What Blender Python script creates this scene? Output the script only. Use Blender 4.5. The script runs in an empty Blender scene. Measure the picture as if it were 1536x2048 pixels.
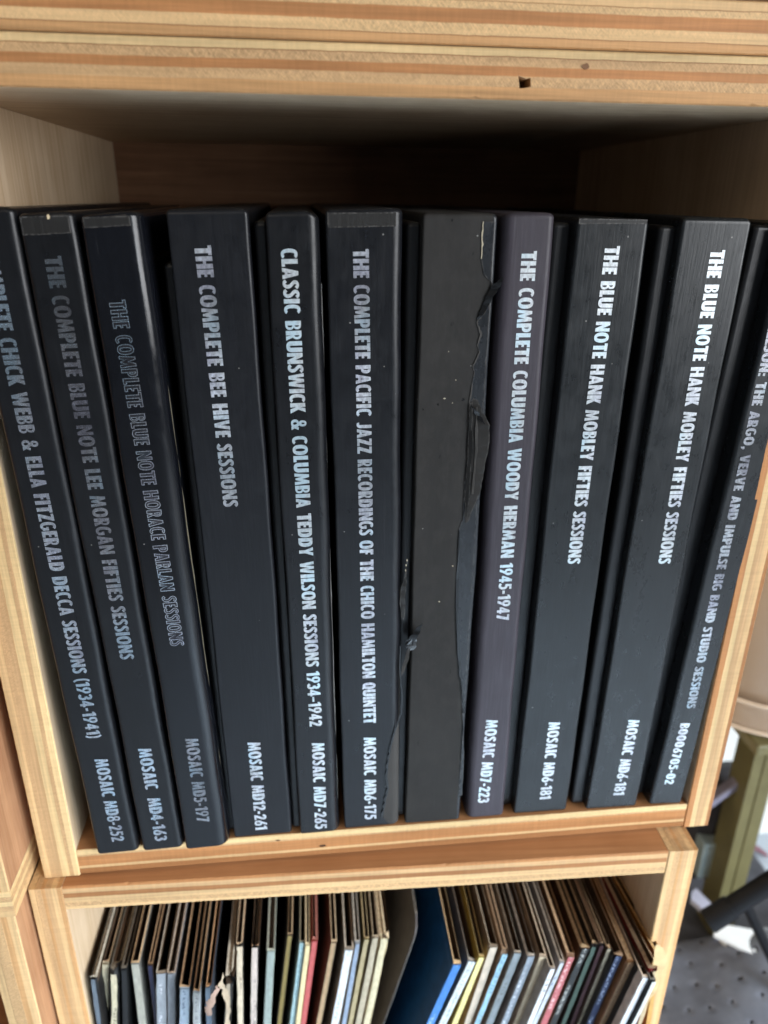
import bpy, bmesh, math, random
from mathutils import Vector, Matrix
from mathutils.geometry import tessellate_polygon

random.seed(7)
SC = bpy.context.scene
COL = SC.collection

# ------------------------------------------------------------------ camera
PITCH, YAW, ROLL = 0.3950, 0.1137, 0.0120
CAM = Vector((0.1317, -0.3265, 0.3339))
FPX = 1501.3
FWD = Vector((math.sin(YAW) * math.cos(PITCH), math.cos(YAW) * math.cos(PITCH), -math.sin(PITCH)))
_r0 = Vector((math.cos(YAW), -math.sin(YAW), 0))
_u0 = _r0.cross(FWD)
RT = math.cos(ROLL) * _r0 + math.sin(ROLL) * _u0
UP = -math.sin(ROLL) * _r0 + math.cos(ROLL) * _u0
cam_d = bpy.data.cameras.new('camera')
cam = bpy.data.objects.new('camera', cam_d)
COL.objects.link(cam)
m = Matrix((RT, UP, -FWD)).transposed().to_4x4()
m.translation = CAM
cam.matrix_world = m
cam_d.sensor_fit = 'AUTO'
cam_d.sensor_width = 36
cam_d.lens = FPX / 2048 * 36
cam_d.clip_start = 0.01
cam_d.clip_end = 50
cam_d.dof.use_dof = True
cam_d.dof.focus_distance = 0.345
cam_d.dof.aperture_fstop = 7.0
SC.camera = cam

# ------------------------------------------------------------------ light
W = bpy.data.worlds.new('World')
SC.world = W
W.use_nodes = True
bg = W.node_tree.nodes['Background']
bg.inputs[0].default_value = (0.80, 0.90, 1.0, 1)
bg.inputs[1].default_value = 0.12


def area(name, loc, target, sx, sy, power, col):
    d = bpy.data.lights.new(name, 'AREA')
    d.shape = 'RECTANGLE'
    d.size, d.size_y = sx, sy
    d.energy = power
    d.color = col
    o = bpy.data.objects.new(name, d)
    COL.objects.link(o)
    o.location = loc
    o.rotation_euler = (Vector(target) - Vector(loc)).to_track_quat('-Z', 'Y').to_euler()
    return o


area('window_light', (1.72, -1.34, 0.72), (0.15, 0, 0.1), 1.2, 1.5, 50, (0.97, 0.98, 1.0))
area('floor_fill_light', (0.95, -1.15, 0.15), (0.35, -0.45, -0.43), 0.9, 0.45, 10, (0.70, 0.86, 1.0)).data.spread = math.radians(70)  # added bluish lamp aimed at the floor, for the sheen on the spines
area('room_lamp', (-0.3, -1.7, 1.5), (0.1, 0, 0.2), 0.7, 0.7, 3.2, (1.0, 0.86, 0.70))
SC.view_settings.view_transform = 'Standard'
SC.view_settings.look = 'None'
SC.view_settings.exposure = 0.12
SC.view_settings.gamma = 1.0
SC.view_settings.use_curve_mapping = False


# ------------------------------------------------------------------ helpers
def ray(px):
    return FWD * FPX + RT * (px[0] - 768) - UP * (px[1] - 1024)


def on_y(px, y):
    d = ray(px)
    return CAM + d * ((y - CAM.y) / d.y)


def on_z(px, z):
    d = ray(px)
    return CAM + d * ((z - CAM.z) / d.z)


def lin(c):
    return tuple((v / 255 / 12.92) if v / 255 <= 0.04045 else ((v / 255 + 0.055) / 1.055) ** 2.4 for v in c) + (1,)


def tag(o, label=None, cat=None, group=None, kind=None):
    if label:
        o['label'] = label
    if cat:
        o['category'] = cat
    if group:
        o['group'] = group
    if kind:
        o['kind'] = kind
    return o


def empty(name, loc=(0, 0, 0), rot=(0, 0, 0)):
    o = bpy.data.objects.new(name, None)
    o.empty_display_size = 0.02
    COL.objects.link(o)
    o.location = loc
    o.rotation_euler = rot
    return o


def link(name, bm, mats, parent=None, loc=None, rot=None, smooth=None):
    me = bpy.data.meshes.new(name)
    bmesh.ops.recalc_face_normals(bm, faces=bm.faces)
    bm.to_mesh(me)
    bm.free()
    for mm in (mats if isinstance(mats, (list, tuple)) else [mats]):
        me.materials.append(mm)
    if smooth:
        for p in me.polygons:
            p.use_smooth = True
        me.set_sharp_from_angle(angle=math.radians(smooth))
    o = bpy.data.objects.new(name, me)
    COL.objects.link(o)
    if parent:
        o.parent = parent
    if loc:
        o.location = loc
    if rot:
        o.rotation_euler = rot
    return o


def rnd(a):
    return random.uniform(-a, a)


# ------------------------------------------------------------------ node helpers
class NT:
    def __init__(self, name):
        self.m = bpy.data.materials.new(name)
        self.m.use_nodes = True
        self.t = self.m.node_tree
        self.n = self.t.nodes
        self.b = self.n['Principled BSDF']

    def add(self, ty, **k):
        nd = self.n.new(ty)
        for a, v in k.items():
            setattr(nd, a, v)
        return nd

    def put(self, sock, v):
        if hasattr(v, 'is_output') or isinstance(v, bpy.types.NodeSocket):
            self.t.links.new(v, sock)
        else:
            sock.default_value = v

    def math(self, op, a, b=None, c=None, clamp=False):
        nd = self.add('ShaderNodeMath', operation=op, use_clamp=clamp)
        self.put(nd.inputs[0], a)
        if b is not None:
            self.put(nd.inputs[1], b)
        if c is not None:
            self.put(nd.inputs[2], c)
        return nd.outputs[0]

    def mix(self, f, a, b, blend='MIX'):
        nd = self.add('ShaderNodeMix', data_type='RGBA', blend_type=blend)
        self.put(nd.inputs['Factor'], f)
        self.put(nd.inputs[6], a)
        self.put(nd.inputs[7], b)
        return nd.outputs[2]

    def coord(self, which='Object'):
        return self.add('ShaderNodeTexCoord').outputs[which]

    def scale(self, v, s, loc=(0, 0, 0), rot=(0, 0, 0)):
        nd = self.add('ShaderNodeMapping')
        self.put(nd.inputs['Vector'], v)
        nd.inputs['Scale'].default_value = s
        nd.inputs['Location'].default_value = loc
        nd.inputs['Rotation'].default_value = rot
        return nd.outputs[0]

    def noise(self, v, scale, detail=3, rough=0.55, dist=0.0):
        nd = self.add('ShaderNodeTexNoise')
        self.put(nd.inputs['Vector'], v)
        nd.inputs['Scale'].default_value = scale
        nd.inputs['Detail'].default_value = detail
        nd.inputs['Roughness'].default_value = rough
        nd.inputs['Distortion'].default_value = dist
        return nd.outputs['Fac']

    def rng(self, v, a, b, c, d):
        nd = self.add('ShaderNodeMapRange')
        self.put(nd.inputs[0], v)
        for i, x in enumerate((a, b, c, d)):
            self.put(nd.inputs[i + 1], x)
        return nd.outputs[0]

    def ramp(self, v, stops, interp='LINEAR'):
        nd = self.add('ShaderNodeValToRGB')
        self.put(nd.inputs[0], v)
        r = nd.color_ramp
        r.interpolation = interp
        while len(r.elements) < len(stops):
            r.elements.new(0.5)
        for e, (p, c) in zip(r.elements, stops):
            e.position = p
        for e, (p, c) in zip(r.elements, stops):
            e.position = p
            e.color = c if len(c) == 4 else tuple(c) + (1,)
        return nd.outputs[0]

    def bump(self, h, strength, dist=0.0003):
        nd = self.add('ShaderNodeBump')
        nd.inputs['Strength'].default_value = strength
        nd.inputs['Distance'].default_value = dist
        self.put(nd.inputs['Height'], h)
        self.put(self.b.inputs['Normal'], nd.outputs[0])
        return nd

    def out(self, col=None, rough=None, metal=None, spec=None):
        if col is not None:
            self.put(self.b.inputs['Base Color'], col)
        if rough is not None:
            self.put(self.b.inputs['Roughness'], rough)
        if metal is not None:
            self.put(self.b.inputs['Metallic'], metal)
        if spec is not None:
            self.put(self.b.inputs['Specular IOR Level'], spec)
        return self.m


def simple(name, c, rough=0.6, metal=0.0, var=0.12, scale=60, spec=0.4, bump=0.0):
    t = NT(name)
    n = t.noise(t.coord(), scale, 4)
    k = t.rng(n, 0.3, 0.7, 1 - var, 1 + var)
    col = t.mix(1.0, c, t.add('ShaderNodeCombineColor').outputs[0], 'MULTIPLY')
    cc = t.n[-1] if False else None
    comb = [x for x in t.n if x.type == 'COMBINE_COLOR'][0]
    for i in range(3):
        t.put(comb.inputs[i], k)
    if bump:
        t.bump(n, bump)
    return t.out(col, rough, metal, spec)


# ------------------------------------------------------------------ plywood
PALE = lin((219, 180, 130)); YEL = lin((229, 195, 142)); TAN = lin((202, 154, 104))
ORG = lin((187, 130, 82)); BRN = lin((168, 116, 73)); BEI = lin((204, 164, 118))
GLU = lin((140, 94, 58))


def ply(name, axis, length, t, bands, veneer, vdark, seed=0.0):
    """layered plywood: bands (fraction, colour, rough end grain 0/1) across the thickness axis, veneer on the large faces"""
    T = NT(name)
    co = T.coord()
    sep = T.add('ShaderNodeSeparateXYZ')
    T.put(sep.inputs[0], co)
    th = sep.outputs[axis]
    # low frequency waviness of the layers along the length
    sc = [30, 30, 30]
    sc[length] = 9
    wob = T.noise(T.scale(co, sc, (seed, seed * 2, 0)), 1.0, 3)
    sc2 = [300, 300, 300]
    sc2[length] = 160
    wob2 = T.noise(T.scale(co, sc2, (seed, 0, seed)), 1.0, 2)
    s = T.math('DIVIDE', th, t)
    s = T.math('ADD', s, T.math('MULTIPLY', T.math('SUBTRACT', wob, 0.5), 0.085))
    s = T.math('ADD', s, T.math('MULTIPLY', T.math('SUBTRACT', wob2, 0.5), 0.028))
    tot = sum(b[0] for b in bands)
    cst, rst, a, e = [], [], 0.0, 0.012
    for i, (w, c, rg) in enumerate(bands):
        b = a + w / tot
        cst += [(min(a + e, b), c), (max(b - e, a), c)]
        rst += [(min(a + e, b), (rg,) * 3), (max(b - e, a), (rg,) * 3)]
        a = b
    colr = T.ramp(s, cst)
    rg = T.ramp(s, rst)
    # smooth layers: long streaks; rough layers: chattered end grain
    sc3 = [900, 900, 900]
    sc3[length] = 25
    streak = T.noise(T.scale(co, sc3, (seed, 0, 0)), 1.0, 3)
    sc4 = [500, 500, 500]
    sc4[length] = 900
    ax3 = 3 - axis - length                       # chatter marks slant across the end grain
    ra = [0, 0, 0]
    ra[ax3] = 0.75
    rb = [0, 0, 0]
    rb[ax3] = -0.6
    sr = [400, 400, 400]
    sr[length], sr[axis] = 1500, 420
    co1 = T.scale(co, (1, 1, 1), (0, 0, 0), ra)
    co2 = T.scale(co, (1, 1, 1), (0, 0, 0), rb)
    e1 = T.noise(T.scale(co1, sr, (0, seed, 0)), 1.0, 3, 0.6, 0.3)
    e2 = T.noise(T.scale(co2, sr, (seed, seed, 0)), 1.0, 3, 0.6, 0.3)
    end = T.math('ADD', T.math('MULTIPLY', e1, 0.6), T.math('MULTIPLY', e2, 0.4))
    sc5 = [22, 22, 22]
    sc5[length], sc5[axis] = 7, 90
    part = T.noise(T.scale(co, sc5, (seed, 0, seed)), 1.0, 2)
    rg = T.math('MULTIPLY', rg, T.rng(part, 0.38, 0.58, 0.15, 1.0))
    blot = T.noise(T.scale(co, (40, 40, 40), (seed, seed, 0)), 1.0, 3)
    sc6 = [260, 260, 260]
    sc6[length] = 9
    pore = T.noise(T.scale(co, sc6, (seed, 5, seed)), 1.0, 4, 0.65, 0.4)
    f1 = T.math('MULTIPLY', T.rng(streak, 0.3, 0.7, 0.90, 1.06), T.rng(pore, 0.34, 0.62, 0.80, 1.05))
    f2 = T.rng(end, 0.36, 0.62, 0.66, 1.10)
    sc7 = [60, 60, 60]
    sc7[length], sc7[axis] = 620, 35
    saw = T.noise(T.scale(co, sc7, (seed, 1, 9)), 1.0, 3, 0.7)
    f1 = T.math('MULTIPLY', f1, T.rng(saw, 0.3, 0.7, 0.92, 1.06))
    f = T.math('ADD', T.math('MULTIPLY', f1, T.math('SUBTRACT', 1.0, rg)), T.math('MULTIPLY', f2, rg))
    f = T.math('MULTIPLY', f, T.rng(T.noise(T.scale(co, sc5, (3, seed, 1)), 1.0, 3), 0.3, 0.7, 0.82, 1.10))
    cmb = T.add('ShaderNodeCombineColor')
    for i in range(3):
        T.put(cmb.inputs[i], f)
    edge = T.mix(1.0, colr, cmb.outputs[0], 'MULTIPLY')
    # veneer
    scv = [160, 160, 160]
    scv[length] = 6
    v1 = T.noise(T.scale(co, scv, (seed * 3, 0, 0)), 1.0, 4, 0.6, 0.8)
    scv2 = [1400, 1400, 1400]
    scv2[length] = 40
    v2 = T.noise(T.scale(co, scv2), 1.0, 2)
    blot2 = T.noise(T.scale(co, (14, 14, 14), (seed, 3, 1)), 1.0, 4, 0.6)
    vv = T.math('ADD', T.math('MULTIPLY', v1, 0.55), T.math('MULTIPLY', blot2, 0.45))
    ven = T.ramp(vv, [(0.36, vdark), (0.62, veneer)])
    ven = T.mix(T.rng(v2, 0.5, 0.75, 0.0, 0.25), ven, vdark)
    nsep = T.add('ShaderNodeSeparateXYZ')
    T.put(nsep.inputs[0], T.coord('Normal'))
    big = T.math('GREATER_THAN', T.math('ABSOLUTE', nsep.outputs[axis]), 0.85)
    col = T.mix(big, edge, ven)
    h = T.math('ADD', T.math('MULTIPLY', T.math('MULTIPLY', end, rg), 1.0), T.math('MULTIPLY', streak, 0.25))
    T.bump(h, 0.55, 0.0005)
    return T.out(col, T.rng(streak, 0.3, 0.7, 0.5, 0.7), 0.0, 0.25)


VEN = lin((230, 204, 172)); VEND = lin((202, 171, 134))
VORG = lin((186, 132, 88)); VORGD = lin((160, 108, 68))


def board(name, size, length, mat, parent, loc, rot=None, jag=0.00018, ch=0.0005, pocket=None):
    """a sawn board: chamfered cross-section swept along its length with slightly ragged arrises; min corner at local origin"""
    a, b = [i for i in range(3) if i != length]
    L, A, B = size[length], size[a], size[b]
    sec = [(ch, 0), (A - ch, 0), (A, ch), (A, B - ch), (A - ch, B), (ch, B), (0, B - ch), (0, ch)]
    if pocket:                     # extra loops on the front (a = 0) face so a void can be sunk in it
        p0, p1, q0, q1, depth = pocket
        sec = [(ch, 0), (A - ch, 0), (A, ch), (A, B - ch), (A - ch, B), (ch, B), (0, B - ch), (0, q1), (0, q0), (0, ch)]
    n = max(8, int(L / 0.0022))
    ls = [L * i / n for i in range(n + 1)]
    if pocket:
        ls = sorted([x for x in ls if abs(x - p0) > 0.0008 and abs(x - p1) > 0.0008] + [p0, p1])
    bm = bmesh.new()
    rings = []
    for l in ls:
        ring = []
        j = [rnd(jag) for _ in range(4)]
        if random.random() < 0.05:
            j[random.randrange(4)] *= 3
        for k, (x, y) in enumerate(sec):
            cx = 1 if x < A / 2 else -1
            cy = 1 if y < B / 2 else -1
            q = j[(0 if cx > 0 else 1) + (0 if cy > 0 else 2)]
            if min(x, A - x) < ch * 1.5 and min(y, B - y) < ch * 1.5:
                if x in (0, A):
                    y += cy * abs(q)
                else:
                    x += cx * abs(q)
            v = [0, 0, 0]
            v[length], v[a], v[b] = l, x, y
            ring.append(bm.verts.new(v))
        rings.append(ring)
    m_ = len(sec)
    sunk = []
    for i, (r0, r1) in enumerate(zip(rings, rings[1:])):
        for k in range(m_):
            f = bm.faces.new((r0[k], r0[(k + 1) % m_], r1[(k + 1) % m_], r1[k]))
            if pocket and i > 0 and p0 - 1e-6 <= ls[i] <= p1 + 1e-6 and k in (7, 8):
                r0[k].co[b] += rnd(0.0007)
                if ls[i] in (p0, p1):
                    r0[k].co[length] += rnd(0.0006)
            if pocket and k == 7 and ls[i] >= p0 - 1e-6 and ls[i + 1] <= p1 + 1e-6:
                sunk.append(f)
    bm.faces.new(rings[0])
    bm.faces.new(rings[-1])
    if sunk:
        r = bmesh.ops.extrude_face_region(bm, geom=sunk)
        vs = [g for g in r['geom'] if isinstance(g, bmesh.types.BMVert)]
        for v in vs:
            v.co[a] += depth
        bmesh.ops.delete(bm, geom=sunk, context='FACES')
    return link(name, bm, mat, parent, loc, rot)


T_ = 0.018
B_TOP = [(20, TAN, 0), (19, BEI, 1), (17, ORG, 0), (20, BEI, 1), (24, TAN, 0)][::-1]
m_top = ply('ply_top_board', 2, 0, 0.018, [(26, TAN, 0), (21, BEI, 1), (19, ORG, 0), (18, BEI, 1), (1.2, GLU, 0), (20, YEL, 0)], VEN, VEND, 1.3)
m_top2 = ply('ply_stacked_board', 2, 0, 0.018, [(18, TAN, 0), (1.2, GLU, 0), (22, PALE, 1), (26, ORG, 0), (14, PALE, 1), (1, GLU, 0), (20, PALE, 0)], VEN, VEND, 4.1)
m_bot = ply('ply_bottom_board', 2, 0, 0.018, [(22, BRN, 0), (9, PALE, 0), (36, ORG, 0), (6, BEI, 1), (20, YEL, 0)], VORG, VORGD, 2.2)
m_side = ply('ply_side', 0, 2, 0.018, [(24, PALE, 0), (32, BEI, 0.6), (1, TAN, 0), (22, YEL, 0), (12, BEI, 0.5), (10, YEL, 0)], VEN, VEND, 5.7)
m_side_r = ply('ply_side_right', 0, 2, 0.018, [(24, ORG, 0), (18, YEL, 0), (22, BEI, 0), (18, PALE, 0), (26, BRN, 0)], VEN, VEND, 7.9)
m_lo_top = ply('ply_lower_top', 2, 0, 0.018, [(14, PALE, 0), (16, BEI, 1), (20, PALE, 0), (18, BRN, 0), (18, BEI, 0), (12, ORG, 0)], VORG, VORGD, 9.4)
m_lo_side = ply('ply_lower_side', 0, 2, 0.018, [(22, PALE, 0), (20, BEI, 1), (12, TAN, 0), (20, BEI, 0), (18, PALE, 0), (16, TAN, 0)], VEN, VEND, 11.0)
m_back = ply('ply_back', 1, 0, 0.006, [(1, TAN, 0), (1, BRN, 0), (1, TAN, 0)], lin((150, 112, 84)), lin((112, 80, 58)), 3.3)
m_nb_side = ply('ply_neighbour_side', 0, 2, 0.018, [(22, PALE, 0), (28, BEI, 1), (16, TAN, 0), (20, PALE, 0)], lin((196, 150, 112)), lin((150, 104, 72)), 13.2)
m_nb_bot = ply('ply_neighbour_bottom', 2, 0, 0.018, [(20, PALE, 0), (18, BEI, 1), (14, YEL, 0), (18, BEI, 1), (16, YEL, 0)], VEN, VEND, 15.0)

IW, IH, DEP = 0.355, 0.370, 0.305


def crate(name, label, loc, rotz, mats, w, h, t_l=T_, t_r=T_, pocket=None, top=True, bottom_under=False):
    root = tag(empty(name, loc, (0, 0, rotz)), label, 'crate', 'plywood record crates')
    mt, mb, msl, msr = mats
    # local origin: inner left bottom corner at the front
    z0 = 0.0004 if bottom_under else -T_
    hh = h + 2 * T_ if not bottom_under else h + T_ - 0.0004
    board('side_board', (t_l, DEP, hh), 2, msl, root, (-t_l, 0, z0))
    board('side_board', (t_r, DEP, hh), 2, msr, root, (w, 0, z0))
    if top:
        board('top_board', (w - 0.0004, DEP, T_ - 0.0004), 0, mt, root, (0.0002, 0.0004, h + 0.0003), pocket=pocket, jag=0.00025)
    if bottom_under:
        board('bottom_board', (w + t_l + t_r, DEP, T_), 0, mb, root, (-t_l, 0, -T_))
    else:
        board('bottom_board', (w - 0.0004, DEP, T_ - 0.0006), 0, mb, root, (0.0002, 0.0004, -T_ + 0.0003))
    hb = h if bottom_under else h
    board('back_board', (w + 0.02, 0.006, hh - 0.003), 0, m_back, root, (-0.01, DEP + 0.0004, z0 + 0.0015))
    return root


upper = crate('wooden_crate', 'plywood crate holding the row of black box sets', (0, 0, 0), 0,
              (m_top, m_bot, m_side, m_side_r), IW, IH, 0.0195, 0.0163,
              pocket=(0.2199, 0.2246, 0.0046, 0.0078, 0.013))
LO_LOC, LO_ROT = (-0.0085, -0.0071, -0.4066), math.radians(-1.57)
lower = crate('wooden_crate', 'plywood crate holding the row of thin record sleeves', LO_LOC, LO_ROT,
              (m_lo_top, m_bot, m_lo_side, m_lo_side), 0.347, IH)
crate('wooden_crate', 'crate whose thick plywood boards cross the top of the photo', (0.0005, 0.001, 0.4064), 0,
      (m_top2, m_top2, m_side, m_side_r), IW, IH, bottom_under=True)
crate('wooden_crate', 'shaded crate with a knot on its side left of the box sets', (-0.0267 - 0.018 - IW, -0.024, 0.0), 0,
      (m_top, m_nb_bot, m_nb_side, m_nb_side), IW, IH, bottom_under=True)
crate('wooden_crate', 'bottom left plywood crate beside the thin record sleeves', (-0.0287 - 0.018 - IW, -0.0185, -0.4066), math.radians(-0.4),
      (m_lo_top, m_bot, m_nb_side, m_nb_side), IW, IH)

# ------------------------------------------------------------------ lettering: a heavy condensed capital alphabet
ST, BA = 0.255, 0.205


def arc(cx, cy, rx, ry, a0, a1, n=14, p=2.35):
    o = []
    for i in range(n + 1):
        a = math.radians(a0 + (a1 - a0) * i / n)
        c, s = math.cos(a), math.sin(a)
        o.append((cx + rx * math.copysign(abs(c) ** (2 / p), c), cy + ry * math.copysign(abs(s) ** (2 / p), s)))
    return o


def stroke(pts, w, w2=None, n=7):
    """a thick stroke along a smooth curve through pts, as one outline"""
    w2 = w2 or w
    P = [Vector(p) for p in pts]
    P = [P[0] * 2 - P[1]] + P + [P[-1] * 2 - P[-2]]
    c = []
    for i in range(1, len(P) - 2):
        for k in range(n):
            t = k / n
            a, b, d, e = P[i - 1], P[i], P[i + 1], P[i + 2]
            c.append(0.5 * ((2 * b) + (d - a) * t + (2 * a - 5 * b + 4 * d - e) * t * t + (3 * b - a - 3 * d + e) * t ** 3))
    c.append(P[-2])
    l, r = [], []
    for i, q in enumerate(c):
        d = (c[min(i + 1, len(c) - 1)] - c[max(i - 1, 0)]).normalized()
        nv = Vector((-d.y, d.x))
        # vertical runs are heavier than horizontal ones
        ww = w2 + (w - w2) * abs(d.y)
        l.append(tuple(q + nv * ww / 2))
        r.append(tuple(q - nv * ww / 2))
    return l + r[::-1]


def rect(x0, y0, x1, y1):
    return [(x0, y0), (x1, y0), (x1, y1), (x0, y1)]


def ring(cx, cy, rx, ry, wx, wy):
    return (arc(cx, cy, rx, ry, 0, 352, 30), [arc(cx, cy, rx - wx, ry - wy, 0, 352, 30)])


def glyph(c):
    """(pieces, advance): each piece is (outline, holes), cap height 1"""
    s, b = ST, BA
    R = lambda *a: (rect(*a), [])
    if c == 'T':
        return [([(0, 1), (0, 1 - b), (.15, 1 - b), (.15, 0), (.15 + s, 0), (.15 + s, 1 - b), (.515, 1 - b), (.515, 1)], [])], .515
    if c == 'H':
        return [([(0, 0), (0, 1), (s, 1), (s, .6), (.66 - s, .6), (.66 - s, 1), (.66, 1), (.66, 0), (.66 - s, 0), (.66 - s, .41), (s, .42), (s, 0)], [])], .66
    if c == 'E':
        w = .42
        return [([(0, 0), (0, 1), (w, 1), (w, 1 - b), (s, 1 - b), (s, .595), (w - .03, .595), (w - .03, .425), (s, .425), (s, b), (w, b), (w, 0)], [])], w
    if c == 'F':
        w = .41
        return [([(0, 0), (0, 1), (w, 1), (w, 1 - b), (s, 1 - b), (s, .585), (w - .03, .585), (w - .03, .41), (s, .41), (s, 0)], [])], w
    if c == 'L':
        return [([(0, 0), (0, 1), (s, 1), (s, b), (.40, b), (.40, 0)], [])], .40
    if c == 'I':
        return [R(0, 0, s, 1)], s
    if c in 'O0':
        w = .66 if c == 'O' else .58
        return [ring(w / 2, .5, w / 2, .515, s * .93, b * .95)], w
    if c == 'Q':
        return [ring(.30, .5, .30, .515, s * .93, b * .95), ([(.30, .26), (.42, .32), (.62, -.03), (.45, -.05)], [])], .60
    if c == 'C':
        return [(arc(.30, .5, .30, .515, 47, 313, 26) + arc(.31, .5, .105, .335, 305, 55, 18), [])], .50
    if c == 'G':
        return [(arc(.30, .5, .30, .515, 48, 318, 26) + arc(.31, .5, .105, .335, 318, 55, 18), []),
                ([(.33, .53), (.58, .53), (.58, .12), (.40, .08), (.40, .37), (.33, .37)], [])], .58
    if c == 'D':
        w = .62
        o = [(0, 0), (0, 1)] + arc(w - .32, .5, .32, .5, 90, -90, 18)
        i = [(s, b), (s, 1 - b)] + arc(s + .01, .5, w - 2 * s - .01, .5 - b, 90, -90, 14)
        return [(o, [i[::-1]])], w
    if c == 'P':
        w = .54
        o = [(0, 0), (0, 1)] + arc(w - .27, .68, .27, .32, 90, -90, 14) + [(s, .36), (s, 0)]
        i = [(s, .52), (s, .85)] + arc(s + .01, .685, max(.06, w - 2 * s + .02), .165, 90, -90, 8)
        return [(o, [i[::-1]])], w
    if c == 'R':
        w = .51
        o = [(0, 0), (0, 1)] + arc(w - .28, .70, .26, .30, 90, -50, 12) + [(.39, .42), (.55, 0), (.31, 0), (s + .01, .33), (s, .33), (s, 0)]
        i = [(s, .54), (s, .85)] + arc(s + .01, .695, .085, .155, 90, -90, 8)
        return [(o, [i[::-1]])], .54
    if c == 'B':
        w = .51
        o = [(0, 0), (0, 1)] + arc(w - .29, .745, .26, .255, 90, -68, 12) + arc(w - .29, .275, .29, .275, 62, -90, 12)
        i1 = [(s, .60), (s, .86)] + arc(s + .01, .73, .08, .13, 90, -90, 8)
        i2 = [(s, .14), (s, .44)] + arc(s + .01, .29, .10, .15, 90, -90, 8)
        return [(o, [i1[::-1], i2[::-1]])], w
    if c == 'U':
        w = .63
        o = [(0, 1), (s, 1)] + [(s, .33)] + arc(w / 2, .33, w / 2 - s, .33 - b, 180, 360, 10)[1:-1] + [(w - s, .33), (w - s, 1), (w, 1), (w, .33)] + arc(w / 2, .33, w / 2, .345, 0, -180, 16)[1:]
        return [(o, [])], w
    if c == 'J':
        o = [(.20, 1), (.42, 1), (.42, .28)] + arc(.17, .28, .25, .295, 0, -115, 12)[1:] + [(.02, .16)] + arc(.13, .25, .075, .09, -90, 0, 6) + [(.20, .28)]
        return [(o, [])], .42
    if c == 'A':
        return [([(0, 0), (.20, 1), (.42, 1), (.62, 0), (.40, 0), (.375, .17), (.245, .17), (.22, 0)], [[(.272, .33), (.348, .33), (.31, .64)]])], .62
    if c == 'V':
        return [([(0, 1), (.225, 1), (.31, .40), (.395, 1), (.62, 1), (.42, 0), (.20, 0)], [])], .62
    if c == 'W':
        return [([(0, 1), (.21, 1), (.27, .42), (.35, 1), (.53, 1), (.61, .42), (.67, 1), (.88, 1), (.73, 0), (.53, 0), (.44, .53), (.35, 0), (.15, 0)], [])], .88
    if c == 'M':
        return [([(0, 0), (.09, 1), (.27, 1), (.385, .52), (.50, 1), (.68, 1), (.77, 0), (.565, 0), (.535, .50), (.44, .06), (.33, .06), (.235, .50), (.205, 0)], [])], .77
    if c == 'N':
        return [([(0, 0), (0, 1), (.22, 1), (.42, .50), (.42, 1), (.63, 1), (.63, 0), (.42, 0), (.21, .50), (.21, 0)], [])], .63
    if c == 'K':
        return [([(0, 0), (0, 1), (s, 1), (s, .62), (.33, 1), (.57, 1), (.40, .53), (.63, 0), (.37, 0), (s, .37), (s, 0)], [])], .59
    if c == 'Y':
        return [([(0, 1), (.23, 1), (.305, .68), (.38, 1), (.61, 1), (.415, .45), (.415, 0), (.195, 0), (.195, .45)], [])], .61
    if c == 'Z':
        return [([(.02, 1), (.50, 1), (.50, .88), (.265, .17), (.50, .17), (.50, 0), (0, 0), (0, .12), (.235, .83), (.02, .83)], [])], .51
    if c == 'S':
        return [(stroke([(.425, .80), (.34, .90), (.235, .915), (.125, .83), (.125, .69), (.25, .54), (.34, .40), (.345, .21), (.235, .085), (.12, .095), (.035, .20)], .205, .165), [])], .46
    if c == '1':
        return [([(.13, 0), (.13, .76), (.0, .72), (.0, .87), (.18, 1), (.35, 1), (.35, 0)], [])], .38
    if c == '2':
        return [(stroke([(.09, .70), (.12, .85), (.25, .91), (.38, .82), (.37, .64), (.25, .40), (.14, .16)], .20, .165), []), R(.02, 0, .49, .165)], .50
    if c == '3':
        return [(stroke([(.07, .80), (.15, .90), (.26, .905), (.36, .80), (.34, .63), (.20, .54)], .20, .16), []),
                (stroke([(.20, .54), (.35, .47), (.385, .28), (.29, .10), (.15, .085), (.04, .20)], .20, .16), [])], .49
    if c == '4':
        return [([(0, .20), (0, .36), (.27, 1), (.44, 1), (.44, .36), (.53, .36), (.53, .20), (.44, .20), (.44, 0), (.245, 0), (.245, .20)],
                 [[(.16, .36), (.245, .36), (.245, .60)]])], .54
    if c == '5':
        return [([(.07, 1), (.45, 1), (.45, .835), (.24, .835), (.22, .62), (.05, .52)], []),
                (stroke([(.10, .555), (.24, .60), (.36, .50), (.375, .27), (.27, .095), (.14, .085), (.02, .17)], .20, .165), [])], .49
    if c in '69':
        o = [ring(.26, .30, .26, .315, .19, .15), ([(.02, .38), (.20, .76), (.29, 1), (.50, 1), (.38, .72), (.26, .52), (.16, .30)], [])]
        if c == '9':
            o = [([(.52 - x, 1 - y) for x, y in p], [[(.52 - x, 1 - y) for x, y in h] for h in hs]) for p, hs in o]
        return o, .52
    if c == '7':
        return [([(.01, 1), (.49, 1), (.49, .88), (.27, 0), (.05, 0), (.255, .83), (.01, .83)], [])], .49
    if c == '8':
        return [ring(.26, .745, .23, .27, .165, .14), ring(.26, .275, .26, .29, .18, .145)], .52
    if c == '&':
        return [ring(.26, .76, .19, .255, .14, .12), ring(.25, .25, .25, .265, .17, .135), ([(.14, .66), (.30, .70), (.66, .0), (.44, .0)], []),
                ([(.40, .16), (.50, .10), (.66, .46), (.50, .50)], [])], .64
    if c == '-':
        return [R(.03, .32, .29, .50)], .32
    if c == '–':
        return [R(.0, .34, .42, .48)], .42
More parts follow.
